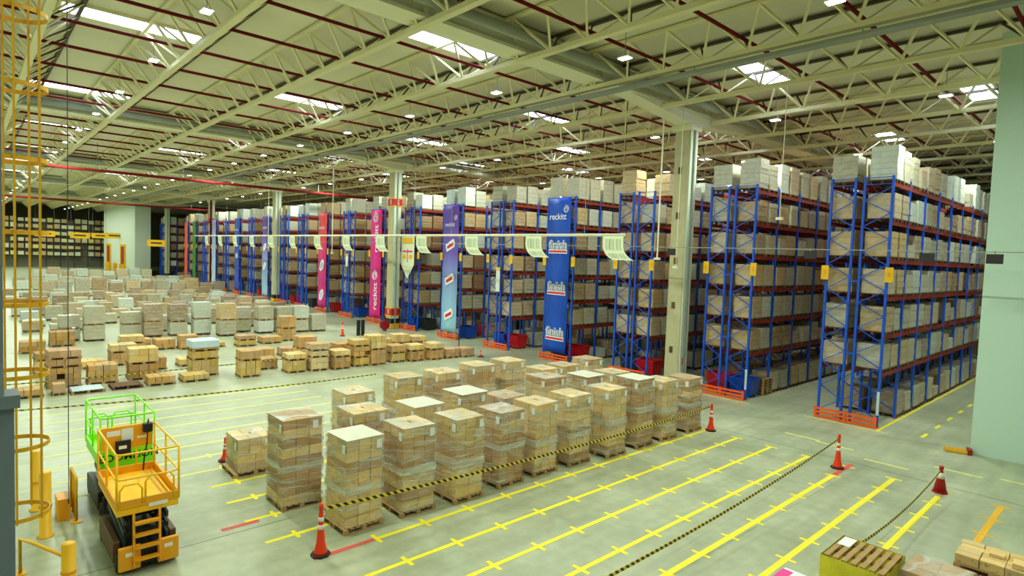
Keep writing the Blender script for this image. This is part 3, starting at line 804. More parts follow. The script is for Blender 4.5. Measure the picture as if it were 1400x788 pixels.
# hanging rail with curved printed sheets
t = thing('sign_rail', 'long pale rail hung across the rack fronts at mid height', 'rail', (0, 25.6, 0))
MB().tube([(-19.2, 0, 8.32), (-98.5, 0, 8.32)], .085, 10).build('rail_tube', creamb, t, smooth=True)
for k in range(13): bar('suspension_rod', (-22-6.2*k, 0, 8.36), (-22-6.2*k, 0, 15.9), .02, .02, greyp, t)
def sheet_mesh():
    b = MB(); n = 10; W = .68; uv = []
    pts = []
    for i in range(n+1):
        s = i/n*1.55; a = max(0, s-.5)/1.05
        pts.append((.1*a+.62*a*a, -s+.28*a*a))
    for (dx, z) in pts:
        b.v += [(-W+dx, 0, z), (W+dx, 0, z)]
    for (dx, z) in pts:
        b.v += [(-W+dx, .012, z), (W+dx, .012, z)]
    o = 2*(n+1)
    for i in range(n):
        b.f.append((2*i+1, 2*i, 2*i+2, 2*i+3)); b.f.append((o+2*i, o+2*i+1, o+2*i+3, o+2*i+2))
        b.f.append((2*i, o+2*i, o+2*i+2, 2*i+2)); b.f.append((2*i+1, 2*i+3, o+2*i+3, o+2*i+1))
    me = b.mesh('printed_sheet', sheetm); u = me.uv_layers.new(name='UVMap')
    for lp in me.loops:
        vi = lp.vertex_index % o; u.data[lp.index].uv = (vi % 2, 1-(vi//2)/n)
    return me
SHEET = sheet_mesh()
for i in range(13):
    x = -19.9-6.05*i
    o = put('printed_sheet', SHEET, None, (x, 25.5, 8.26))
    tag(o, 'curling white barcode sheet on the hung rail, %s from the open rail end' % ORD[i], 'sign', 'curled sheets on the hung rail')
# thin guide wire with small plates
wlab = thing('guide_wire', 'thin taut wire strung across the hall in front of the racks', 'wire', (0, 26.6, 7.75))
bar('wire_run', (8, 0, 0), (-60, 0, 0), .035, .035, greyp, wlab)
for i, x in enumerate((-4.0, -6.0, -10.2, -17.0)):
    t = thing('wire_plate', 'small dark plate clipped under the guide wire, %s from the pale wall' % ORD[i], 'sign', (x, 26.6, 7.7), 0, 'plates on the guide wire')
    bx('plate', -.24, .24, -.02, .02, -.36, -.02, rackdk, t); bar('clip', (0, 0, -.05), (0, 0, .1), .04, .04, greyp, t)
for i, (x, y, z0, z1) in enumerate(((-18.1, 27.0, 7.2, 14.6), (-17.2, 27.4, 6.8, 12.8), (-56, 27, 6.7, 14.6), (-73, 27, 7, 14.6), (-11.9, 27.3, 9.2, 12.4))):
    t = thing('hanging_rod', 'thin pale rod hanging from the roof, %s along the rack fronts' % ORD[i], 'rod', (x, y, 0), 0, 'rods hanging along the rack fronts')
    bar('rod', (0, 0, z0), (0, 0, 15.9), .06 if i in (0, 2, 3) else .025, .06 if i in (0, 2, 3) else .025, creamb, t); bx('rod_end', -.14, .14, -.1, .1, z0-.12, z0, creamb, t)
# yellow hanging signs far down the hall
for i, (x, y, z, w_, lab) in enumerate(((-150, 17.5, 8.0, 4.6, 'yellow hanging sign in front of the dark far rack'), (-157, 24.6, 8.3, 5.0, 'yellow hanging sign over the first red door'), (-174, 24.4, 8.3, 5.0, 'yellow hanging sign over the second red door'), (-125, 26, 7.0, 4.0, 'yellow hanging sign before the first pale column of the door block'), (-165, 13, 8.2, 5, 'yellow hanging sign beside the ladder cage before the far rack'))):
    t = thing('hanging_sign', lab, 'sign', (x, y, z), math.atan2(y, -x)*-1); w_ *= .72
    bx('sign_board', -.06, .06, -w_/2, w_/2, -.6, .6, signyel, t)
    bx('sign_print', .06, .08, -w_/2*.6, w_/2*.6, -.12, .16, signink, t)
    for s in (-1, 1): bar('hanger', (0, s*w_*.45, .6), (0, s*w_*.45, 15.9-z), .03, .03, greyp, t)

# ------------------------------------------------------------------ film wrapped carton stacks in the taped block
CART = {}
def carton(mt, lx, ly, lz, c=.008):
    key = (mt.name, round(lx,3), round(ly,3), round(lz,3))
    if key not in CART: CART[key] = MB().cbox(-lx/2, lx/2, -ly/2, ly/2, 0, lz, c).mesh('carton', mt)
    return CART[key]
def layer(parent, mt, lx, ly, z, lh, nx, ny, r, jit=.006, cx=0, cy=0, solid=False, drop=0):
    ax, ay = lx/nx, ly/ny; me = carton(mt, ax-.012, ay-.012, lh-.006)
    for i in range(nx):
        for j in range(ny):
            if not solid and 0 < i < nx-1 and 0 < j < ny-1: continue
            if drop and r.random() < drop: continue
            put('carton', me, parent, (cx-lx/2+ax*(i+.5)+r.uniform(-jit,jit), cy-ly/2+ay*(j+.5)+r.uniform(-jit,jit), z))
def wrap_shell(lx, ly, z0, z1, r, mt, name, parent, bulge=.012):
    b = MB(); nz = max(2, int((z1-z0)/.13)); pts = []
    for side in ((-1,-1),(1,-1),(1,1),(-1,1)): pass
    ns = 5
    ring = []
    for i in range(ns): ring.append((-lx/2+lx*i/ns, -ly/2))
    for i in range(ns): ring.append((lx/2, -ly/2+ly*i/ns))
    for i in range(ns): ring.append((lx/2-lx*i/ns, ly/2))
    for i in range(ns): ring.append((-lx/2, ly/2-ly*i/ns))
    k = len(ring)
    for q in range(nz+1):
        z = z0+(z1-z0)*q/nz
        for (x, y) in ring:
            s = 1+r.uniform(0, bulge)
            b.v.append((x*s, y*s, z))
    for q in range(nz):
        for i in range(k): b.f.append((q*k+i, q*k+(i+1)%k, (q+1)*k+(i+1)%k, (q+1)*k+i))
    return b.build(name, mt, parent, smooth=True)
labelme = MB().box(-.002,.002,-.075,.075,-.11,.11).mesh('shipping_label', paper)
labelmy = MB().box(-.075,.075,-.002,.002,-.11,.11).mesh('shipping_label', paper)
def film_stack(name, label, x, y, h, seed, group, sx=1.1, sy=1.08, tone=None, topwhite=False, mid=True, labels=True):
    """x, y: near corner (+x, -y)"""
    r = random.Random(seed)
    t = thing(name, label, 'pallet stack', (x-sx/2, y+sy/2, 0), r.uniform(-.03,.03), group)
    put('pallet', PAL if h > 1.5 else PALBIG, t)
    z = .14; mt = tone or r.choice((cardt, cardt, cardb, cardt)); half = h*r.uniform(.42,.56)
    n1 = r.choice(((3,3),(3,3),(2,3),(3,2))); n2 = r.choice(((3,3),(2,3),(3,3)))
    ht = (h-.14); nl = max(4, round(ht/.27)); lh = ht/nl
    mt2 = mt if r.random() < .5 else r.choice((cardt, cardb, cardy))
    off = 0
    for q in range(nl):
        low = z < half
        if not low and off == 0: off = r.uniform(-.025,.025)
        nn = n1 if low else n2
        lm = (mt if low else mt2) if r.random() < .75 else r.choice((cardt, cardb, cardt))
        layer(t, lm, sx-.05, sy-.05, z, lh, nn[0], nn[1], r, cx=0 if low else off, cy=0 if low else -off, solid=(q == nl-1))
        z += lh
    wrap_shell(sx-.01, sy-.01, .1, h-.004 if not topwhite else h+.012, r, filmw, 'stretch_film', t)
    if mid:
        zb = half-.05
        wrap_shell(sx+.012, sy+.012, zb-.04, zb+r.uniform(.12,.2), r, filmthick, 'film_band', t, .012)
    if topwhite: MB().cbox(-sx/2+.01, sx/2-.01, -sy/2+.01, sy/2-.01, h-.004, h+.015, .004).build('top_sheet', topsheet, t)
    else: MB().box(-sx/2+.012, sx/2-.012, -sy/2+.012, sy/2-.012, h-.002, h+.003).build('top_film', filmw, t)
    if not topwhite and r.random() < .7: bx('hand_slot', -.12, .1, -.02, .02, h+.003, h+.006, wooddk, t)
    if labels:
        put('shipping_label', labelme, t, (sx/2+.008, -sy/2+.9, h-.2)); put('shipping_label', labelmy, t, (sx/2-.13, -sy/2-.008, h-.22))
    return t
FRONT = [(-13.12,6.79,2.34),(-13.08,8.40,2.38),(-12.94,10.0,2.38),(-13.02,11.7,2.30),(-13.05,13.24,2.33),(-12.98,14.84,2.38),(-12.74,16.55,2.43),(-12.75,18.28,2.58),(-12.73,19.9,2.34),(-12.72,21.75,2.24)]
for i, (x, y, h) in enumerate(FRONT):
    film_stack('carton_stack', 'tall film-wrapped carton stack, %s from the near cone in the front taped row' % ORD[i], x, y, h, 20+i, 'front row of the taped block', topwhite=(i in (0, 7)), sy=1.05)
MIDR = [(-15.3,6.1,2.45,0),(-15.2,8.1,2.35,0),(-15.1,10.05,2.26,1),(-15.2,11.95,2.38,1),(-15.1,13.7,2.05,0),(-15.25,15.95,2.46,0),(-15.2,18.25,2.26,1),(-15.2,20.0,2.22,0)]
for i, (x, y, h, tw) in enumerate(MIDR):
    film_stack('carton_stack', 'film-wrapped carton stack, %s along the middle row of the taped block' % ORD[i], x, y, h, 50+i, 'middle row of the taped block', topwhite=bool(tw), sy=1.15, sx=1.15)
BACKR = [(-18.45,6.0,1.16),(-18.4,9.5,2.1),(-18.5,11.6,2.38),(-18.5,13.4,2.38),(-18.5,15.2,2.48),(-18.5,16.9,2.5),(-18.45,19.0,1.95),(-18.5,20.5,1.95),(-18.6,22.4,2.07)]
for i, (x, y, h) in enumerate(BACKR):
    lab = 'low carton stack standing apart beside the small far cone' if i == 0 else 'film-wrapped carton stack, %s along the back row of the taped block' % ORD[i]
    film_stack('carton_stack', lab, x, y, h, 80+i, 'back row of the taped block', sy=1.12, sx=1.15, mid=(i > 0), tone=cardb if i in (2, 3, 4) else None)

# ------------------------------------------------------------------ open cardboard stacks beyond the floor lanes
def box_stack(name, label, x, y, tiers, seed, group=None, sx=1.05, sy=1.05, film=False, cover=None):
    """tiers: (layers, layer height, nx, ny, material[, drop]) each on its own pallet; x,y near corner"""
    r = random.Random(seed)
    t = thing(name, label, 'pallet stack', (x-sx/2, y+sy/2, 0), r.uniform(-.04,.04), group)
    z = 0
    for q, tr in enumerate(tiers):
        nl, lh, nx, ny, mt = tr[:5]
        if nx*ny > 1 and nx < 4: nx, ny = nx+1, ny+1
        drop = tr[5] if len(tr) > 5 else 0
        M = Matrix.Translation((0, 0, z)) @ Matrix.Diagonal(((sx+.02)/1.14, (sy+.02)/1.1, .85, 1))
        put('pallet', PALS, t, mw=M); z += .12
        for k in range(nl):
            layer(t, mt, sx-.02, sy-.02, z, lh, nx, ny, r, .012, solid=(k == nl-1), drop=drop if k < nl-1 else 0); z += lh
        if film: wrap_shell(sx+.01, sy+.01, z-nl*lh, z, r, filmw, 'stretch_film', t)
    if cover == 'blue': MB().cbox(-sx/2-.03, sx/2+.03, -sy/2-.03, sy/2+.03, z-.38, z+.02, .03).build('plastic_cover', bluews, t)
    if cover == 'sheet': MB().box(-sx/2, sx/2, -sy/2, sy/2, z, z+.02).build('top_sheet', paper, t)
    return t
g1 = 'open cardboard stacks beyond the floor lanes'
MS = [(-32.55,13.27,[(2,.28,3,3,cardy),(1,.26,2,2,cardt)]), (-32.45,14.55,[(2,.32,2,2,cardt),(1,.26,2,2,cardt),(1,.3,2,2,cardo)]),
      (-32.2,15.8,[(2,.29,2,2,cardb),(1,.28,3,2,cardt)]), (-32.4,17.2,[(1,.4,2,2,cardy),(2,.28,3,2,cardo,.15),(1,.28,2,2,cardy)]),
      (-32.3,18.25,[(3,.27,2,2,cardo),(2,.38,3,2,cardt)]), (-32.4,19.75,[(1,.45,2,2,cardy),(1,.38,2,2,cardo)]),
      (-32.1,21.0,[(2,.26,3,3,cardb),(1,.3,3,2,cardt)]), (-31.95,22.4,[(2,.26,3,2,cardo),(1,.32,3,3,cardt)]),
      (-31.9,23.7,[(2,.25,2,2,cardp)]), (-31.7,24.85,[(2,.24,2,2,cardp)])]
for i, (x, y, tr) in enumerate(MS):
    box_stack('carton_stack', 'open cardboard stack, %s of the row facing the floor lanes' % ORD[i], x, y, tr, 200+i, g1, film=(i == 1))
MS2 = [(-34.2,14.6,[(3,.3,2,2,cardt),(2,.3,2,2,cardo)]), (-34.3,17.0,[(2,.3,2,2,cardt),(1,.3,2,2,cardb)]), (-34.3,19.9,[(2,.3,2,2,cardp),(1,.4,2,2,cardt)]),
       (-34.4,21.3,[(2,.35,2,3,cardt),(1,.5,3,2,cardt)]), (-34.3,22.6,[(2,.34,3,2,cardb),(1,.32,3,3,cardt)]), (-34.3,12.3,[(1,.5,2,2,cardb)]), (-37.6,13.4,[(1,.5,2,2,cardo)]), (-37.8,15.0,[(1,.42,2,2,cardp)])]
for i, (x, y, tr) in enumerate(MS2):
    box_stack('carton_stack', 'open cardboard stack, %s of the second row behind the lane-side row' % ORD[i], x, y, tr, 230+i, g1)
g2 = 'loose cardboard stacks by the ladder side'
LS = [(-33.2,1.5,[(1,.25,2,2,cardo)],'flat carton layer on a pallet half hidden by the ladder cage',1.0,1.05), (-33.16,2.86,[(1,.4,1,1,cardp)],'single small carton in front of the tall stack by the ladder',.6,.48),
      (-34.75,2.8,[(3,.28,3,3,cardb,.06),(1,.28,2,3,cardp),(1,.3,2,2,cardp)],'tall brown stack with printed boxes on top near the ladder cage',1.1,1.3),
      (-34.8,4.38,[(3,.27,4,4,cardo)],'square orange brown carton block behind the flat white pallet',1.1,1.25),
      (-34.9,6.1,[(2,.34,3,2,cardb),(2,.34,2,2,cardt)],'two-tier tan stack behind the bare brown pallet',1.1,1.3),
      (-33.0,6.56,[(1,.32,4,4,cardo)],'low orange tray of cartons at the lane edge',1.05,1.2), (-33.0,8.1,[(1,.24,5,5,cardy,.1)],'low tray of small yellow boxes at the lane edge',1.05,1.22),
      (-34.2,8.8,[(2,.38,2,2,cardy),(1,.34,3,2,cardy,.2),(1,.44,2,2,cardo)],'tall yellow stack under a pale blue plastic cover',1.1,1.3),
      (-32.7,10.8,[(2,.38,2,3,cardy),(1,.42,1,2,cardo),],'tall orange stack standing alone at the lane edge',1.05,1.0),
      (-37.2,7.3,[(2,.28,2,2,cardb)],'low brown boxes behind the two-tier tan stack',1.0,1.0), (-37.5,9.0,[(1,.3,2,2,cardt)],'flat pale cartons behind the covered stack',1.0,1.1),
      (-38.6,2.6,[(2,.3,2,2,cardt),(1,.28,2,2,cardb)],'tan stack behind the tall brown stack by the ladder',1.1,1.2), (-39.3,4.6,[(1,.3,2,2,cardt)],'low tan cartons behind the square carton block',1.1,1.2),
      (-39.5,6.0,[(2,.3,2,2,cardo),(1,.34,2,2,cardt)],'mixed tan and orange stack in the loose cardboard area',1.1,1.3), (-42.0,6.9,[(2,.36,2,2,cardo,.1),(1,.34,2,2,cardt)],'orange stack with dark gaps in the loose cardboard area',1.1,1.25),
      (-48.5,4.04,[(3,.28,2,3,cardb)],'wide brown carton block before the wrapped rows',1.1,1.35), (-46.3,2.4,[(2,.3,2,2,cardb)],'brown cartons beside the ladder before the wrapped rows',1.1,1.3),
      (-44.9,7.96,[(2,.27,2,3,cardo)],'low orange carton block, one of a pair before the wrapped rows',1.1,1.15), (-44.2,9.2,[(2,.27,2,2,cardo)],'low orange carton block nearer the covered stack, one of a pair',1.1,1.15),
      (-43.6,10.5,[(2,.4,2,2,cardo)],'orange cartons just behind the covered stack',1.1,1.1), (-44.2,17.45,[(2,.4,2,2,cardo),(2,.4,2,1,cardo)],'tall bright orange stack before the wrapped rows',1.05,1.1),
      (-43.0,14.0,[(1,.3,2,2,cardy),(1,.22,2,2,cardp)],'low two-tier stack with a pinkish top before the wrapped rows',1.1,1.2), (-43.5,15.8,[(1,.36,2,2,cardo)],'flat orange cartons beside the tall bright orange stack',1.1,1.4),
      (-43.6,12.2,[(1,.2,3,3,cardy)],'thin tray of yellow boxes behind the lone orange stack',1.1,1.1), (-43.9,19.0,[(1,.22,3,3,cardy)],'thin tray of yellow boxes past the tall bright orange stack',1.0,1.0)]
for i, (x, y, tr, lab, sx, sy) in enumerate(LS):
    box_stack('carton_stack', lab, x, y, tr, 300+i, g2, sx=sx, sy=sy, cover='blue' if 'plastic cover' in lab else None)
# box on top of the lone orange stack is part of its load already; flat pallets at the lane edge
t = thing('bare_pallet', 'flat pallet covered with white sheet at the lane edge', 'pallet', (-33.5, 4.15, 0), 0); put('deck', PALBIG, t); MB().cbox(-.55,.55,-.6,.6,.14,.17,.01).build('white_sheet', bluews, t)
t = thing('bare_pallet', 'bare brown wooden pallet lying at the lane edge', 'pallet', (-33.55, 5.7, 0), 0); put('deck', pallet_mesh(1.15, 1.25, mt=wooddk), t); bx('slip_board', -.5, .5, -.55, .55, .14, .155, wooddk, t)

# two-high wrapped row and the field beyond
def wrapped(name, label, x, y, tiers, tone, seed, group, sx=1.12, sy=1.25):
    t = thing(name, label, 'pallet stack', (x-sx/2, y+sy/2, 0), random.Random(seed).uniform(-.03,.03), group); z = 0
    for q, h in enumerate(tiers):
        put('pallet', PALS if q % 2 else PALD, t, (0, 0, z)); b = put('carton_block', block(tone[q % len(tone)], h-.14, sx-.04, sy-.04, seed+q), t, (0, 0, z+.14)); b['kind'] = 'stuff'; z += h
    return t
GR = [(-50.7,4.7,(.85,.9),'BB'),(-50.0,6.05,(1.1,1.3),'BB'),(-51.1,8.45,(.9,.95),'BB'),(-50.5,9.75,(1.1,1.3),'DD'),(-50.45,11.42,(1.05,1.3),'BD'),(-50.1,13.0,(1.2,1.3),'CC'),(-48.6,14.4,(1.2,1.35),'BA'),(-50.3,16.1,(1.0,1.0),'BB'),(-48.9,17.4,(1.05,1.1),'CB'),(-48.6,18.85,(1.0,1.1),'BB'),(-48.4,20.15,(1.05,1.1),'BC'),(-48.2,21.6,(1.4,),'B')]
for i, (x, y, tr, tone) in enumerate(GR):
    wrapped('wrapped_stack', '%s film-wrapped stack, %s of the tall row behind the cardboard' % ('two-high' if len(tr) > 1 else 'single', ORD[i]), x, y, tr, tone, 400+i, 'two-high wrapped row')
rows = [(-53.5,.6),(-57,.8),(-60.5,.9),(-64.5,.95),(-69,.95),(-74,.95),(-79.5,.95),(-85.5,.95),(-91,.95)]
rr = random.Random(5)
for ri, (x, p) in enumerate(rows):
    n = 0; y = 3.0+rr.uniform(0,.8)
    while y < 24.5 - (3 if ri < 2 else 0):
        if rr.random() < p:
            h = rr.choice((.5,.8,1.0,1.2,1.3,1.4)) if ri < 7 else rr.choice((.5,.7,.9,1.0))
            wrapped('wrapped_stack', 'low %s stack, %s along %s row of the wide field' % ('wrapped pallet', ORD[n], ORD[ri]), x+rr.uniform(-.3,.3), y, (max(.34,h),), rr.choice('BBCADDA'), 500+ri*20+n, 'wide field of low wrapped pallets'); n += 1
        y += 1.62
for i in range(13):
    h = rr.choice((1.35,1.5,1.5,1.6,2.05))
    wrapped('wrapped_stack', 'brown banded wrapped stack, %s of the even row before the door block' % ORD[i], -97+rr.uniform(-.2,.2), 7.0+1.9*i, (h,), rr.choice('ADB'), 700+i, 'even row before the door block', 1.2, 1.6)
for ri, (x, y0, n, h0) in enumerate(((-104,5,14,1.5),(-110,5,13,1.7),(-117,6,10,1.9),(-124,6,6,1.6))):
    for i in range(n):
        if rr.random() < .12: continue
        hh = rr.uniform(h0*.85, h0*1.1)
        wrapped('wrapped_stack', 'distant wrapped stack, %s of row %s behind the even row' % (ORD[i], ('one','two','three','four')[ri]), x, y0+1.8*i, (hh,) if ri < 2 else (hh*.6, hh*.7), rr.choice('ABC'), 800+ri*20+i, 'distant wrapped rows', 1.2, 1.5)

# ------------------------------------------------------------------ cones, tapes, posts
def cone(label, x, y, h=1.22, mt=conered, base=rubber, bands=2, wide=.16, x_rot=0):
    t = thing('traffic_cone', label, 'cone', (x, y, 0), x_rot, 'traffic cones on the floor')
    MB().prism([(.22*math.cos(math.pi*(i+.5)/4), .22*math.sin(math.pi*(i+.5)/4)) for i in range(8)], 0, .05).build('base', base, t)
    k = h/1.22
    if bands == 1: prof = [(wide, .05), (.055, 1.0*k), (.05, 1.06*k), (.065, 1.08*k), (.065, 1.18*k), (.03, 1.22*k)]
    else: prof = [(wide, .05), (wide*.92, .1), (wide*.62, .3*k), (wide*.4, .7*k), (.05, 1.0*k), (.04, 1.05*k), (.055, 1.06*k), (.05, 1.18*k), (.02, 1.22*k)]
    MB().lathe(prof, 16).build('cone_body', mt, t, smooth=True)
    for z0, z1 in (((.62,.72),(.8,.9)) if bands == 2 else ((.66,.92),)):
        f = (lambda z: wide+(.055-wide)*(z*k-.05)/(k-.05)) if bands == 1 else lambda z: wide*.4+(.05-wide*.4)*(z-.7)/.3 if z > .7 else wide*.62+(wide*.4-wide*.62)*(z-.3)/.4
        MB().lathe([(f(z0)+.004, z0*k), (f(z1)+.004, z1*k)], 16).build('reflective_band', reflect, t, smooth=True)
    return t
cone('tall orange cone with white bands at the end of the taped front row', -12.62, 5.95)
cone('tall orange cone with white bands by the far end of the taped row', -12.35, 22.95, 1.16)
cone('tall orange cone holding the middle striped tape', -7.25, 22.45, 1.22)
cone('squat dark red cone with one wide white band', -4.33, 22.75, .86, conedk, conedk, 1, .19)
cone('small orange cone beside the low lone stack', -20.2, 6.2, .8)
cone('slim orange cone beside the black posts', -44.7, 22.6, 1.2)
cone('small orange cone at the end of the cardboard row', -31.3, 26.1, .45, wide=.1)
def tape(label, pts, sag, mt=tapem, w_=.08):
    """striped tape between points, hanging slightly"""
    b = MB(); P = []
    for a, c in zip(pts[:-1], pts[1:]):
        a = Vector(a); c = Vector(c); n = 24
        for i in range(n):
            f = i/n; p = a.lerp(c, f); p.z -= sag*4*f*(1-f); P.append(p)
    P.append(Vector(pts[-1]))
    o = P[0].copy()
    for p in P:
        q = p-o
        b.v += [(q.x-.004, q.y, q.z-w_/2), (q.x+.004, q.y, q.z-w_/2), (q.x+.004, q.y, q.z+w_/2), (q.x-.004, q.y, q.z+w_/2)]
    for i in range(len(P)-1):
        a = 4*i
        for j in range(4): b.f.append((a+j, a+(j+1)%4, a+4+(j+1)%4, a+4+j))
    b.f.append((3,2,1,0)); e = 4*(len(P)-1); b.f.append((e,e+1,e+2,e+3))
    return tag(b.build('barrier_tape', mt, None, o), label, 'tape', 'striped barrier tapes')
tape('striped yellow and black tape strung along the front stacks', [(-12.55,6.0,1.1), (-12.4,22.9,1.02)], .16)
tape('striped tape running from the middle cone across the empty lanes', [(-7.2,3.0,.75), (-7.25,22.4,1.05)], .33)
tape('striped tape running from the dark red cone to the yellow crate', [(-4.27,14.7,.75), (-4.33,22.7,.72)], .2)
tape('striped tape across the far side of the empty lanes', [(-28.2,-.5,.75), (-26.9,15.5,.7)], .15, tapefar, .06)
tape('striped tape along the foot of the cardboard stacks', [(-35.0,1.0,.35), (-34.2,13.9,.55)], .05, tapefar, .055)
for i, y in enumerate((23.85, 24.25)):
    t = thing('black_post', 'black guard post beside the slim cone, %s of a pair' % ORD[i], 'post', (-44.4, y, 0), 0, 'pair of black posts')
    bx('post', -.1, .1, -.12, .12, 0, 1.25, black, t); bx('post_cap', -.11, .11, -.13, .13, 1.25, 1.3, darkg, t)
t = thing('hose_reel', 'dark red hose reel at the foot of the banded column', 'hose reel', (-45.9, 27.2, 0))
t.scale = (.8, .8, .7)
M = Matrix.Translation((0, 0, .75)) @ Matrix.Rotation(math.pi/2, 4, 'Y')
b = MB().lathe([(.1,-.15),(.55,-.15),(.55,-.1),(.3,-.1),(.3,.1),(.55,.1),(.55,.15),(.1,.15)], 20); b.xf(M); b.build('reel', mat('reel_red', (160,20,40), .5), t)
bx('reel_stand', -.3, .3, -.06, .06, 0, .7, doorred, t)
t = thing('sign_stand', 'thin black stand between the purple banner and the cardboard row', 'stand', (-35.2, 27.2, 0))
bar('stand_pole', (0,0,0), (0,0,1.1), .05, .05, black, t); MB().lathe([(.18,0),(.18,.03),(.03,.06)], 12).build('stand_foot', black, t)
t = thing('wheel_stop', 'yellow wheel stop on the floor at the corner of the pale wall', 'wheel stop', (-4.95, 28.4, 0), .3)
bx('fork', -.4, .35, -.14, -.02, .02, .12, yel, t); bx('fork', -.4, .35, .1, .22, .02, .12, yel, t); bx('fork_head', .3, .45, -.2, .28, 0, .2, beamo, t)

# ------------------------------------------------------------------ stacks at the lower edge
t = thing('yellow_crate', 'yellow film-wrapped block with a wooden pallet lying on top', 'pallet stack', (-3.88, 13.9, 0))
put('pallet', PALBIG, t)
r = random.Random(3)
MB().cbox(-.58,.58,-.66,.66,.14,.84,.02).build('wrapped_block', filmyel, t)
wrap_shell(1.2, 1.36, .1, .98, r, filmyel, 'film_skirt', t, .01)
tp = put('top_pallet', pallet_mesh(1.24, 1.12, .13, wood), t, (0, 0, .86), math.pi/2)
bx('label_sheet', -.54, -.3, .1, .6, .99, .995, paper, t); bx('label_sheet', .602, .606, -.35, 0, .5, .8, paper, t)
film_stack('carton_stack', 'film-wrapped tan carton stack beside the yellow crate, at the lower edge', -2.15, 14.0, .92, 901, None, mid=False, labels=False)
t = box_stack('carton_stack', 'dark brown carton stack with open flaps on top, at the lower edge', -1.35, 15.35, [(2,.33,2,2,cardb),(1,.2,2,3,cardt)], 902, None, sx=1.25, sy=1.0)
bx('loose_flap', -.1, .15, -.1, .12, 1.1, 1.16, cardt, t); bx('loose_flap', .3, .6, -.4, -.1, 1.1, 1.2, cardt, t)
t = thing('printed_carton', 'pink and white printed carton peeking in beside the yellow crate', 'carton', (-4.35, 11.72, 0))
put('pallet', PALS, t); MB().cbox(-.4,.4,-.4,.4,.14,.95,.01).build('carton', paper, t); bx('pink_print', -.405, -.2, -.405, .3, .6, .955, pinkm, t)

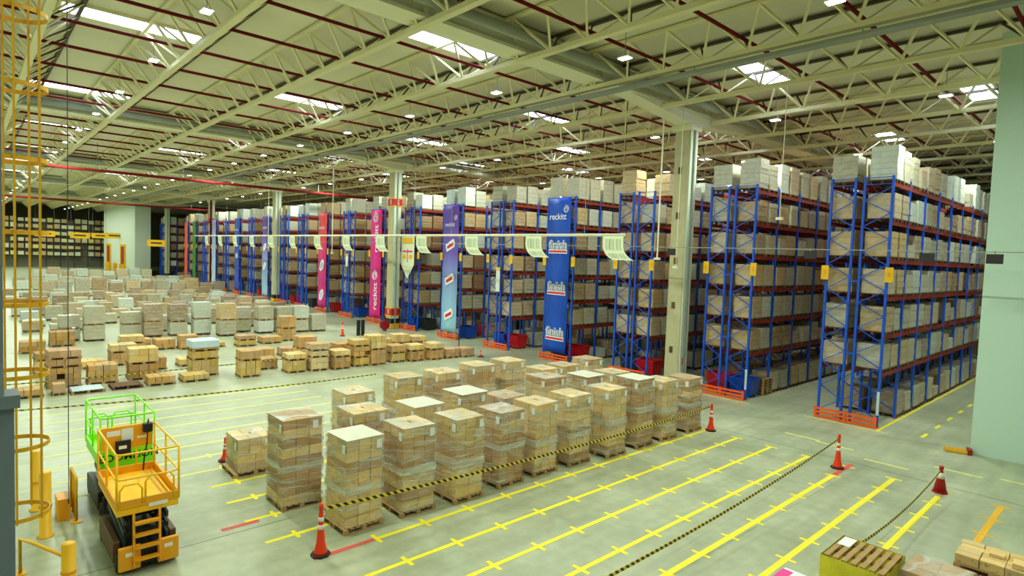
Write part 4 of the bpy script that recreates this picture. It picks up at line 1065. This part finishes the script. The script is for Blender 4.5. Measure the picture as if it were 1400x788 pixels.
# ------------------------------------------------------------------ scissor lifts
def lift(name, label, x, y, body, trim, base, ln=2.3, wd=1.16, deck_z=1.42, txt=None, tray=None, rear=True, steps=True, hatch=True):
    """x, y: centre; long axis along x, front faces +x"""
    t = thing(name, label, 'scissor lift', (x, y, 0), 0, 'scissor lifts by the ladder')
    a, b = ln/2, wd/2
    ch = empty('chassis', (0,0,0)); ch.parent = t
    MB().cbox(-a-.02, a+.05, -b+.12, b-.12, .14, .5, .03).build('chassis_body', black, ch)
    for s in (-1, 1):
        MB().cbox(-a*.75, a*.75, s*(b-.05)-.07, s*(b-.05)+.07, .16, .62, .02).build('side_tray', tray or black, ch)
        MB().cbox(a+.03, a+.12, s*.36-.2, s*.36+.2, .12, .62, .015).build('front_panel', base, ch)
        bx('panel_label', a+.12, a+.125, s*.36-.08, s*.36+.08, .42, .5, paper, ch)
        for xx in (-a+.28, a-.2):
            M = Matrix.Translation((xx, s*(b-.1), .19)) @ Matrix.Rotation(math.pi/2, 4, 'X')
            q = MB().lathe([(.08,-.09),(.17,-.09),(.19,-.06),(.19,.06),(.17,.09),(.08,.09)], 18); q.xf(M); q.build('wheel', rubber, ch, smooth=True)
    # scissor pack
    sp = empty('scissor_pack', (0,0,0)); sp.parent = t
    n = 3; z0 = .58; dz = (deck_z-.18-z0)/n
    for k in range(n):
        for s in (-1, 1):
            za, zb = z0+dz*k, z0+dz*(k+1)
            bar('scissor_arm', (-a+.2, s*.32, za), (a-.2, s*.32, zb), .05, .12, black, sp)
            bar('scissor_arm', (-a+.2, s*.40, zb), (a-.2, s*.40, za), .05, .12, darkg, sp)
    for xx in (-a+.2, a-.2, 0): bar('pivot_bar', (xx, -.42, z0+dz), (xx, .42, z0+dz), .06, .06, black, sp)
    bar('lift_cylinder', (-a+.4, 0, .6), (a-.5, 0, deck_z-.25), .11, .11, darkg, sp)
    # deck
    MB().cbox(-a, a, -b, b, deck_z-.16, deck_z, .015).build('deck', body, t)
    for s in (-1, 1): bx('toe_board', -a, a, s*b-.02, s*b+.02, deck_z, deck_z+.17, trim, t)
    for xx in (-a, a): bx('toe_board', xx-.02, xx+.02, -b, b, deck_z, deck_z+.17, trim, t)
    # rails
    rl = empty('guard_rail', (0,0,0)); rl.parent = t; top = deck_z+1.15
    c = .1
    loop = [(-a,-b+c,top),(-a+c*.3,-b+c*.3,top),(-a+c,-b,top),(a-c,-b,top),(a-c*.3,-b+c*.3,top),(a,-b+c,top),(a,b-c,top),(a-c*.3,b-c*.3,top),(a-c,b,top),(-a+c,b,top),(-a+c*.3,b-c*.3,top),(-a,b-c,top)]
    MB().tube(loop, .024, 8, True).build('top_rail', body, rl, smooth=True)
    MB().tube([(p[0],p[1],deck_z+.62) for p in loop], .02, 8, True).build('mid_rail', body, rl, smooth=True)
    for xx in (-a, 0, a):
        for s in (-1, 1):
            MB().tube([(xx, s*b, deck_z), (xx, s*b, top)], .024, 8).build('rail_post', body, rl, smooth=True)
    for yy in ((-b*.33, b*.33) if rear else ()): MB().tube([(-a, yy, deck_z), (-a, yy, top)], .022, 8).build('rail_post', body, rl, smooth=True)
    # entry gate: two rounded hoops at the front end
    for (y0, y1, hh) in ((-b+.05, -.12, .5), (-.06, b-.1, .62)):
        q = [(a+.01, y0, deck_z+.05), (a+.01, y0, deck_z+hh-.12), (a+.01, y0+.08, deck_z+hh), (a+.01, y1-.08, deck_z+hh), (a+.01, y1, deck_z+hh-.12), (a+.01, y1, deck_z+.05)]
        MB().tube(q, .022, 8).build('gate_hoop', body, rl, smooth=True)
    # back panel with stickers and control box
    if not rear:
        for (y0, y1, hh) in ((-b+.1, -.08, .7), (.02, b-.1, .7)):
            q = [(-a-.01, y0, deck_z+.05), (-a-.01, y0, deck_z+hh-.12), (-a-.01, y0+.08, deck_z+hh), (-a-.01, y1-.08, deck_z+hh), (-a-.01, y1, deck_z+hh-.12), (-a-.01, y1, deck_z+.05)]
            MB().tube(q, .022, 8).build('gate_hoop', body, rl, smooth=True)
    else: bx('back_panel', -a+.02, -a+.05, -b+.06, b-.06, deck_z+.62, top-.02, trim, t)
    if rear:
        for (y0, y1, z0_, z1_, mm) in ((-.42,-.14,.95,1.08,paper),(-.12,.12,.78,1.1,paper),(.2,.42,.82,.88,paper)):
            bx('sticker', -a+.05, -a+.056, y0, y1, deck_z+z0_, deck_z+z1_, mm, t)
        MB().cbox(-a+.08, -a+.24, .3, .5, deck_z+.98, deck_z+1.2, .02).build('control_box', black, t)
        bar('control_lever', (-a+.2, .4, deck_z+1.2), (-a+.24, .4, deck_z+1.3), .03, .03, black, t)
        MB().tube([(-a+.16,.4,deck_z+.98), (-a+.2,.38,deck_z+.7), (-a+.14,.34,deck_z+.4), (-a+.2,.3,deck_z+.05)], .018, 6).build('control_cable', black, t)
    if hatch:
        MB().cbox(-a+.1, -a+.14, -.26, .06, deck_z+.5, deck_z+.84, .01).build('clipboard', black, t); bx('clip_note', -a+.14, -a+.146, -.19, -.03, deck_z+.64, deck_z+.72, paper, t)
    bx('warning_label', a+.02, a+.024, .0, .36, deck_z-.06, deck_z+.02, paper, t)
    if steps:
        st = empty('step_ladder', (a+.16, 0, 0)); st.parent = t
        for s in (-1, 1): bar('step_side', (0, -.05+s*.24, .2), (-.06, -.05+s*.24, deck_z-.12), .04, .06, trim, st)
        for k in range(4): bx('step_rung', -.07, .05, -.28, .18, .3+.26*k, .35+.26*k, trim, st)
    if txt:
        bx('name_panel', a+.02, a+.035, -b+.05, b-.05, deck_z-.12, deck_z+.75, body, t)
        M = Matrix.Translation((a+.038, 0, deck_z+.12)) @ Matrix.Rotation(math.pi/2, 4, 'Z') @ Matrix.Rotation(math.pi/2, 4, 'X')
        put('lettering', text_mesh(txt, .25, black, offset=.003), t, mw=M)
    return t
lift('scissor_lift', 'yellow scissor lift with steps, nearer of the two', -15.5, 2.86, liftyel, lifto, lifto, tray=mat('lift_brown', (92,62,26), .5))
lift('scissor_lift', 'bright green scissor lift behind the yellow one', -18.8, 3.05, liftgrn, liftgrn, black, 2.4, 1.18, txt='ZOOMLION', steps=False, hatch=False, rear=False)

# ------------------------------------------------------------------ ladder cage, bollards, steel post
lad = mat('ladder_amber', (216,160,16), .5)
t = thing('ladder_cage', 'yellow fixed ladder with hooped safety cage beside a grey steel post', 'ladder', (-13.0, .62, 0))
R_ = .45
def hoop(z):
    b = MB(); n = 22
    for i in range(n+1):
        a = math.radians(-50+280*i/n); x, y = R_*math.cos(a), R_*math.sin(a); k = (R_+.014)/R_
        b.v += [(x, y, z-.035), (x*k, y*k, z-.035), (x*k, y*k, z+.035), (x, y, z+.035)]
    for i in range(n):
        for j in range(4): b.f.append((4*i+j, 4*i+4+j, 4*i+4+(j+1)%4, 4*i+(j+1)%4))
    b.f.append((0,1,2,3)); b.f.append((4*n+3,4*n+2,4*n+1,4*n))
    b.build('cage_hoop', lad, t)
for k in range(12): hoop(2.3+1.2*k)
for a in (45, -60, 92, -105):
    c_, s_ = R_*math.sin(math.radians(a)), R_*math.cos(math.radians(a))
    bar('cage_strip', (c_, s_, 2.25), (c_, s_, 15.8), .085, .03, lad, t)
for s in (-1, 1): bar('ladder_stile', (s*.22, -.36, 0), (s*.22, -.36, 15.8), .05, .07, lad, t)
for k in range(52): bar('ladder_rung', (-.22, -.36, .3+.3*k), (.22, -.36, .3+.3*k), .028, .028, lad, t)
for z in (3, 6, 9, 12, 15): bar('wall_bracket', (0, -.4, z), (0, -1.6, z), .05, .05, lad, t)
postm = mat('post_grey', (112,124,130), .5)
t = thing('steel_post', 'dark grey steel guide post at the edge of view before the ladder', 'post', (-9.0, .17, 0))
bx('post_base', -.14, .14, -.12, .24, 0, 5.05, postm, t); bx('post_bracket', -.2, .22, -.2, .29, 5.05, 5.2, postm, t)
bx('post_upper', -.1, .1, -.2, .15, 5.2, 16, postm, t); b = MB().prism([(-.1,0),(.2,0),(.06,.5),(-.1,.5)], 0, .2)
b.xf(Matrix.Translation((0, .15, 5.2)) @ Matrix.Rotation(math.pi/2, 4, 'X')); b.build('post_gusset', postm, t)
def bollard(label, x, y, h, r_=.12):
    t = thing('bollard', label, 'bollard', (x, y, 0), 0, 'yellow bollards by the ladder')
    MB().lathe([(r_+.05,0),(r_+.05,.02),(r_,.02),(r_,h-.02),(r_-.03,h)], 16).build('bollard_tube', yel, t, smooth=True)
    MB().lathe([(r_+.012, h*.45), (r_+.012, h*.5)], 16).build('bollard_ring', lifto, t)
bollard('yellow bollard standing under the ladder cage', -17.4, 1.35, 1.55); bollard('yellow bollard behind the one under the ladder cage', -19.3, 1.33, 1.55); bollard('short yellow bollard at the lower corner beside the yellow lift', -14.1, 1.45, 1.1)
t = thing('rail_guard', 'low yellow tubular guard rail joined to the short bollard', 'guard rail', (-15.2, 1.1, 0))
MB().tube([(1.0, .35, .75), (-.1, -.1, .75), (-.5, -.3, .75), (-.5, -.3, 0)], .035, 8).build('guard_tube', yel, t, smooth=True)
bx('guard_plate', -.6, -.4, -.4, -.2, 0, .02, yel, t)
t = thing('hoop_barrier', 'yellow hoop barrier around a small floor box beside the lifts', 'barrier', (-18.4, 2.0, 0))
MB().tube([(.5,.0,0),(.5,.0,1.0),(.4,.0,1.1),(-.4,.0,1.1),(-.5,.0,1.0),(-.5,.0,0)], .035, 8).build('barrier_hoop', yel, t, smooth=True)
for xx in (-.16, .16): MB().tube([(xx,0,0),(xx,0,1.08)], .02, 6).build('barrier_bar', yel, t, smooth=True)
bx('floor_box', -.3, .3, -.35, -.1, 0, .55, lifto, t); bx('barrier_foot', .35, .65, -.12, .12, 0, .02, yel, t); bx('barrier_foot', -.65, -.35, -.12, .12, 0, .02, yel, t)
t = thing('cable_drop', 'thin dark cable hanging beside the ladder cage', 'cable', (-12.6, 1.3, 0)); bar('cable', (0,0,2.5), (0,0,15.9), .012, .012, darkg, t); bx('cable_end', -.012, .012, -.012, .012, 2.42, 2.5, darkg, t)
# yellow guard posts by the far red doors
for i, x in enumerate((-147, -150, -156.5, -166.5)):
    t = thing('door_bollard', 'yellow guard post by the far red doors, %s from the block corner' % ORD[i], 'bollard', (x, 24.6, 0), 0, 'guard posts by the far doors')
    bx('post', -.35, .35, -.35, .35, 0, 2.3, yel, t); bx('post_band', -.36, .36, -.36, .36, 1.2, 1.5, lifto, t)
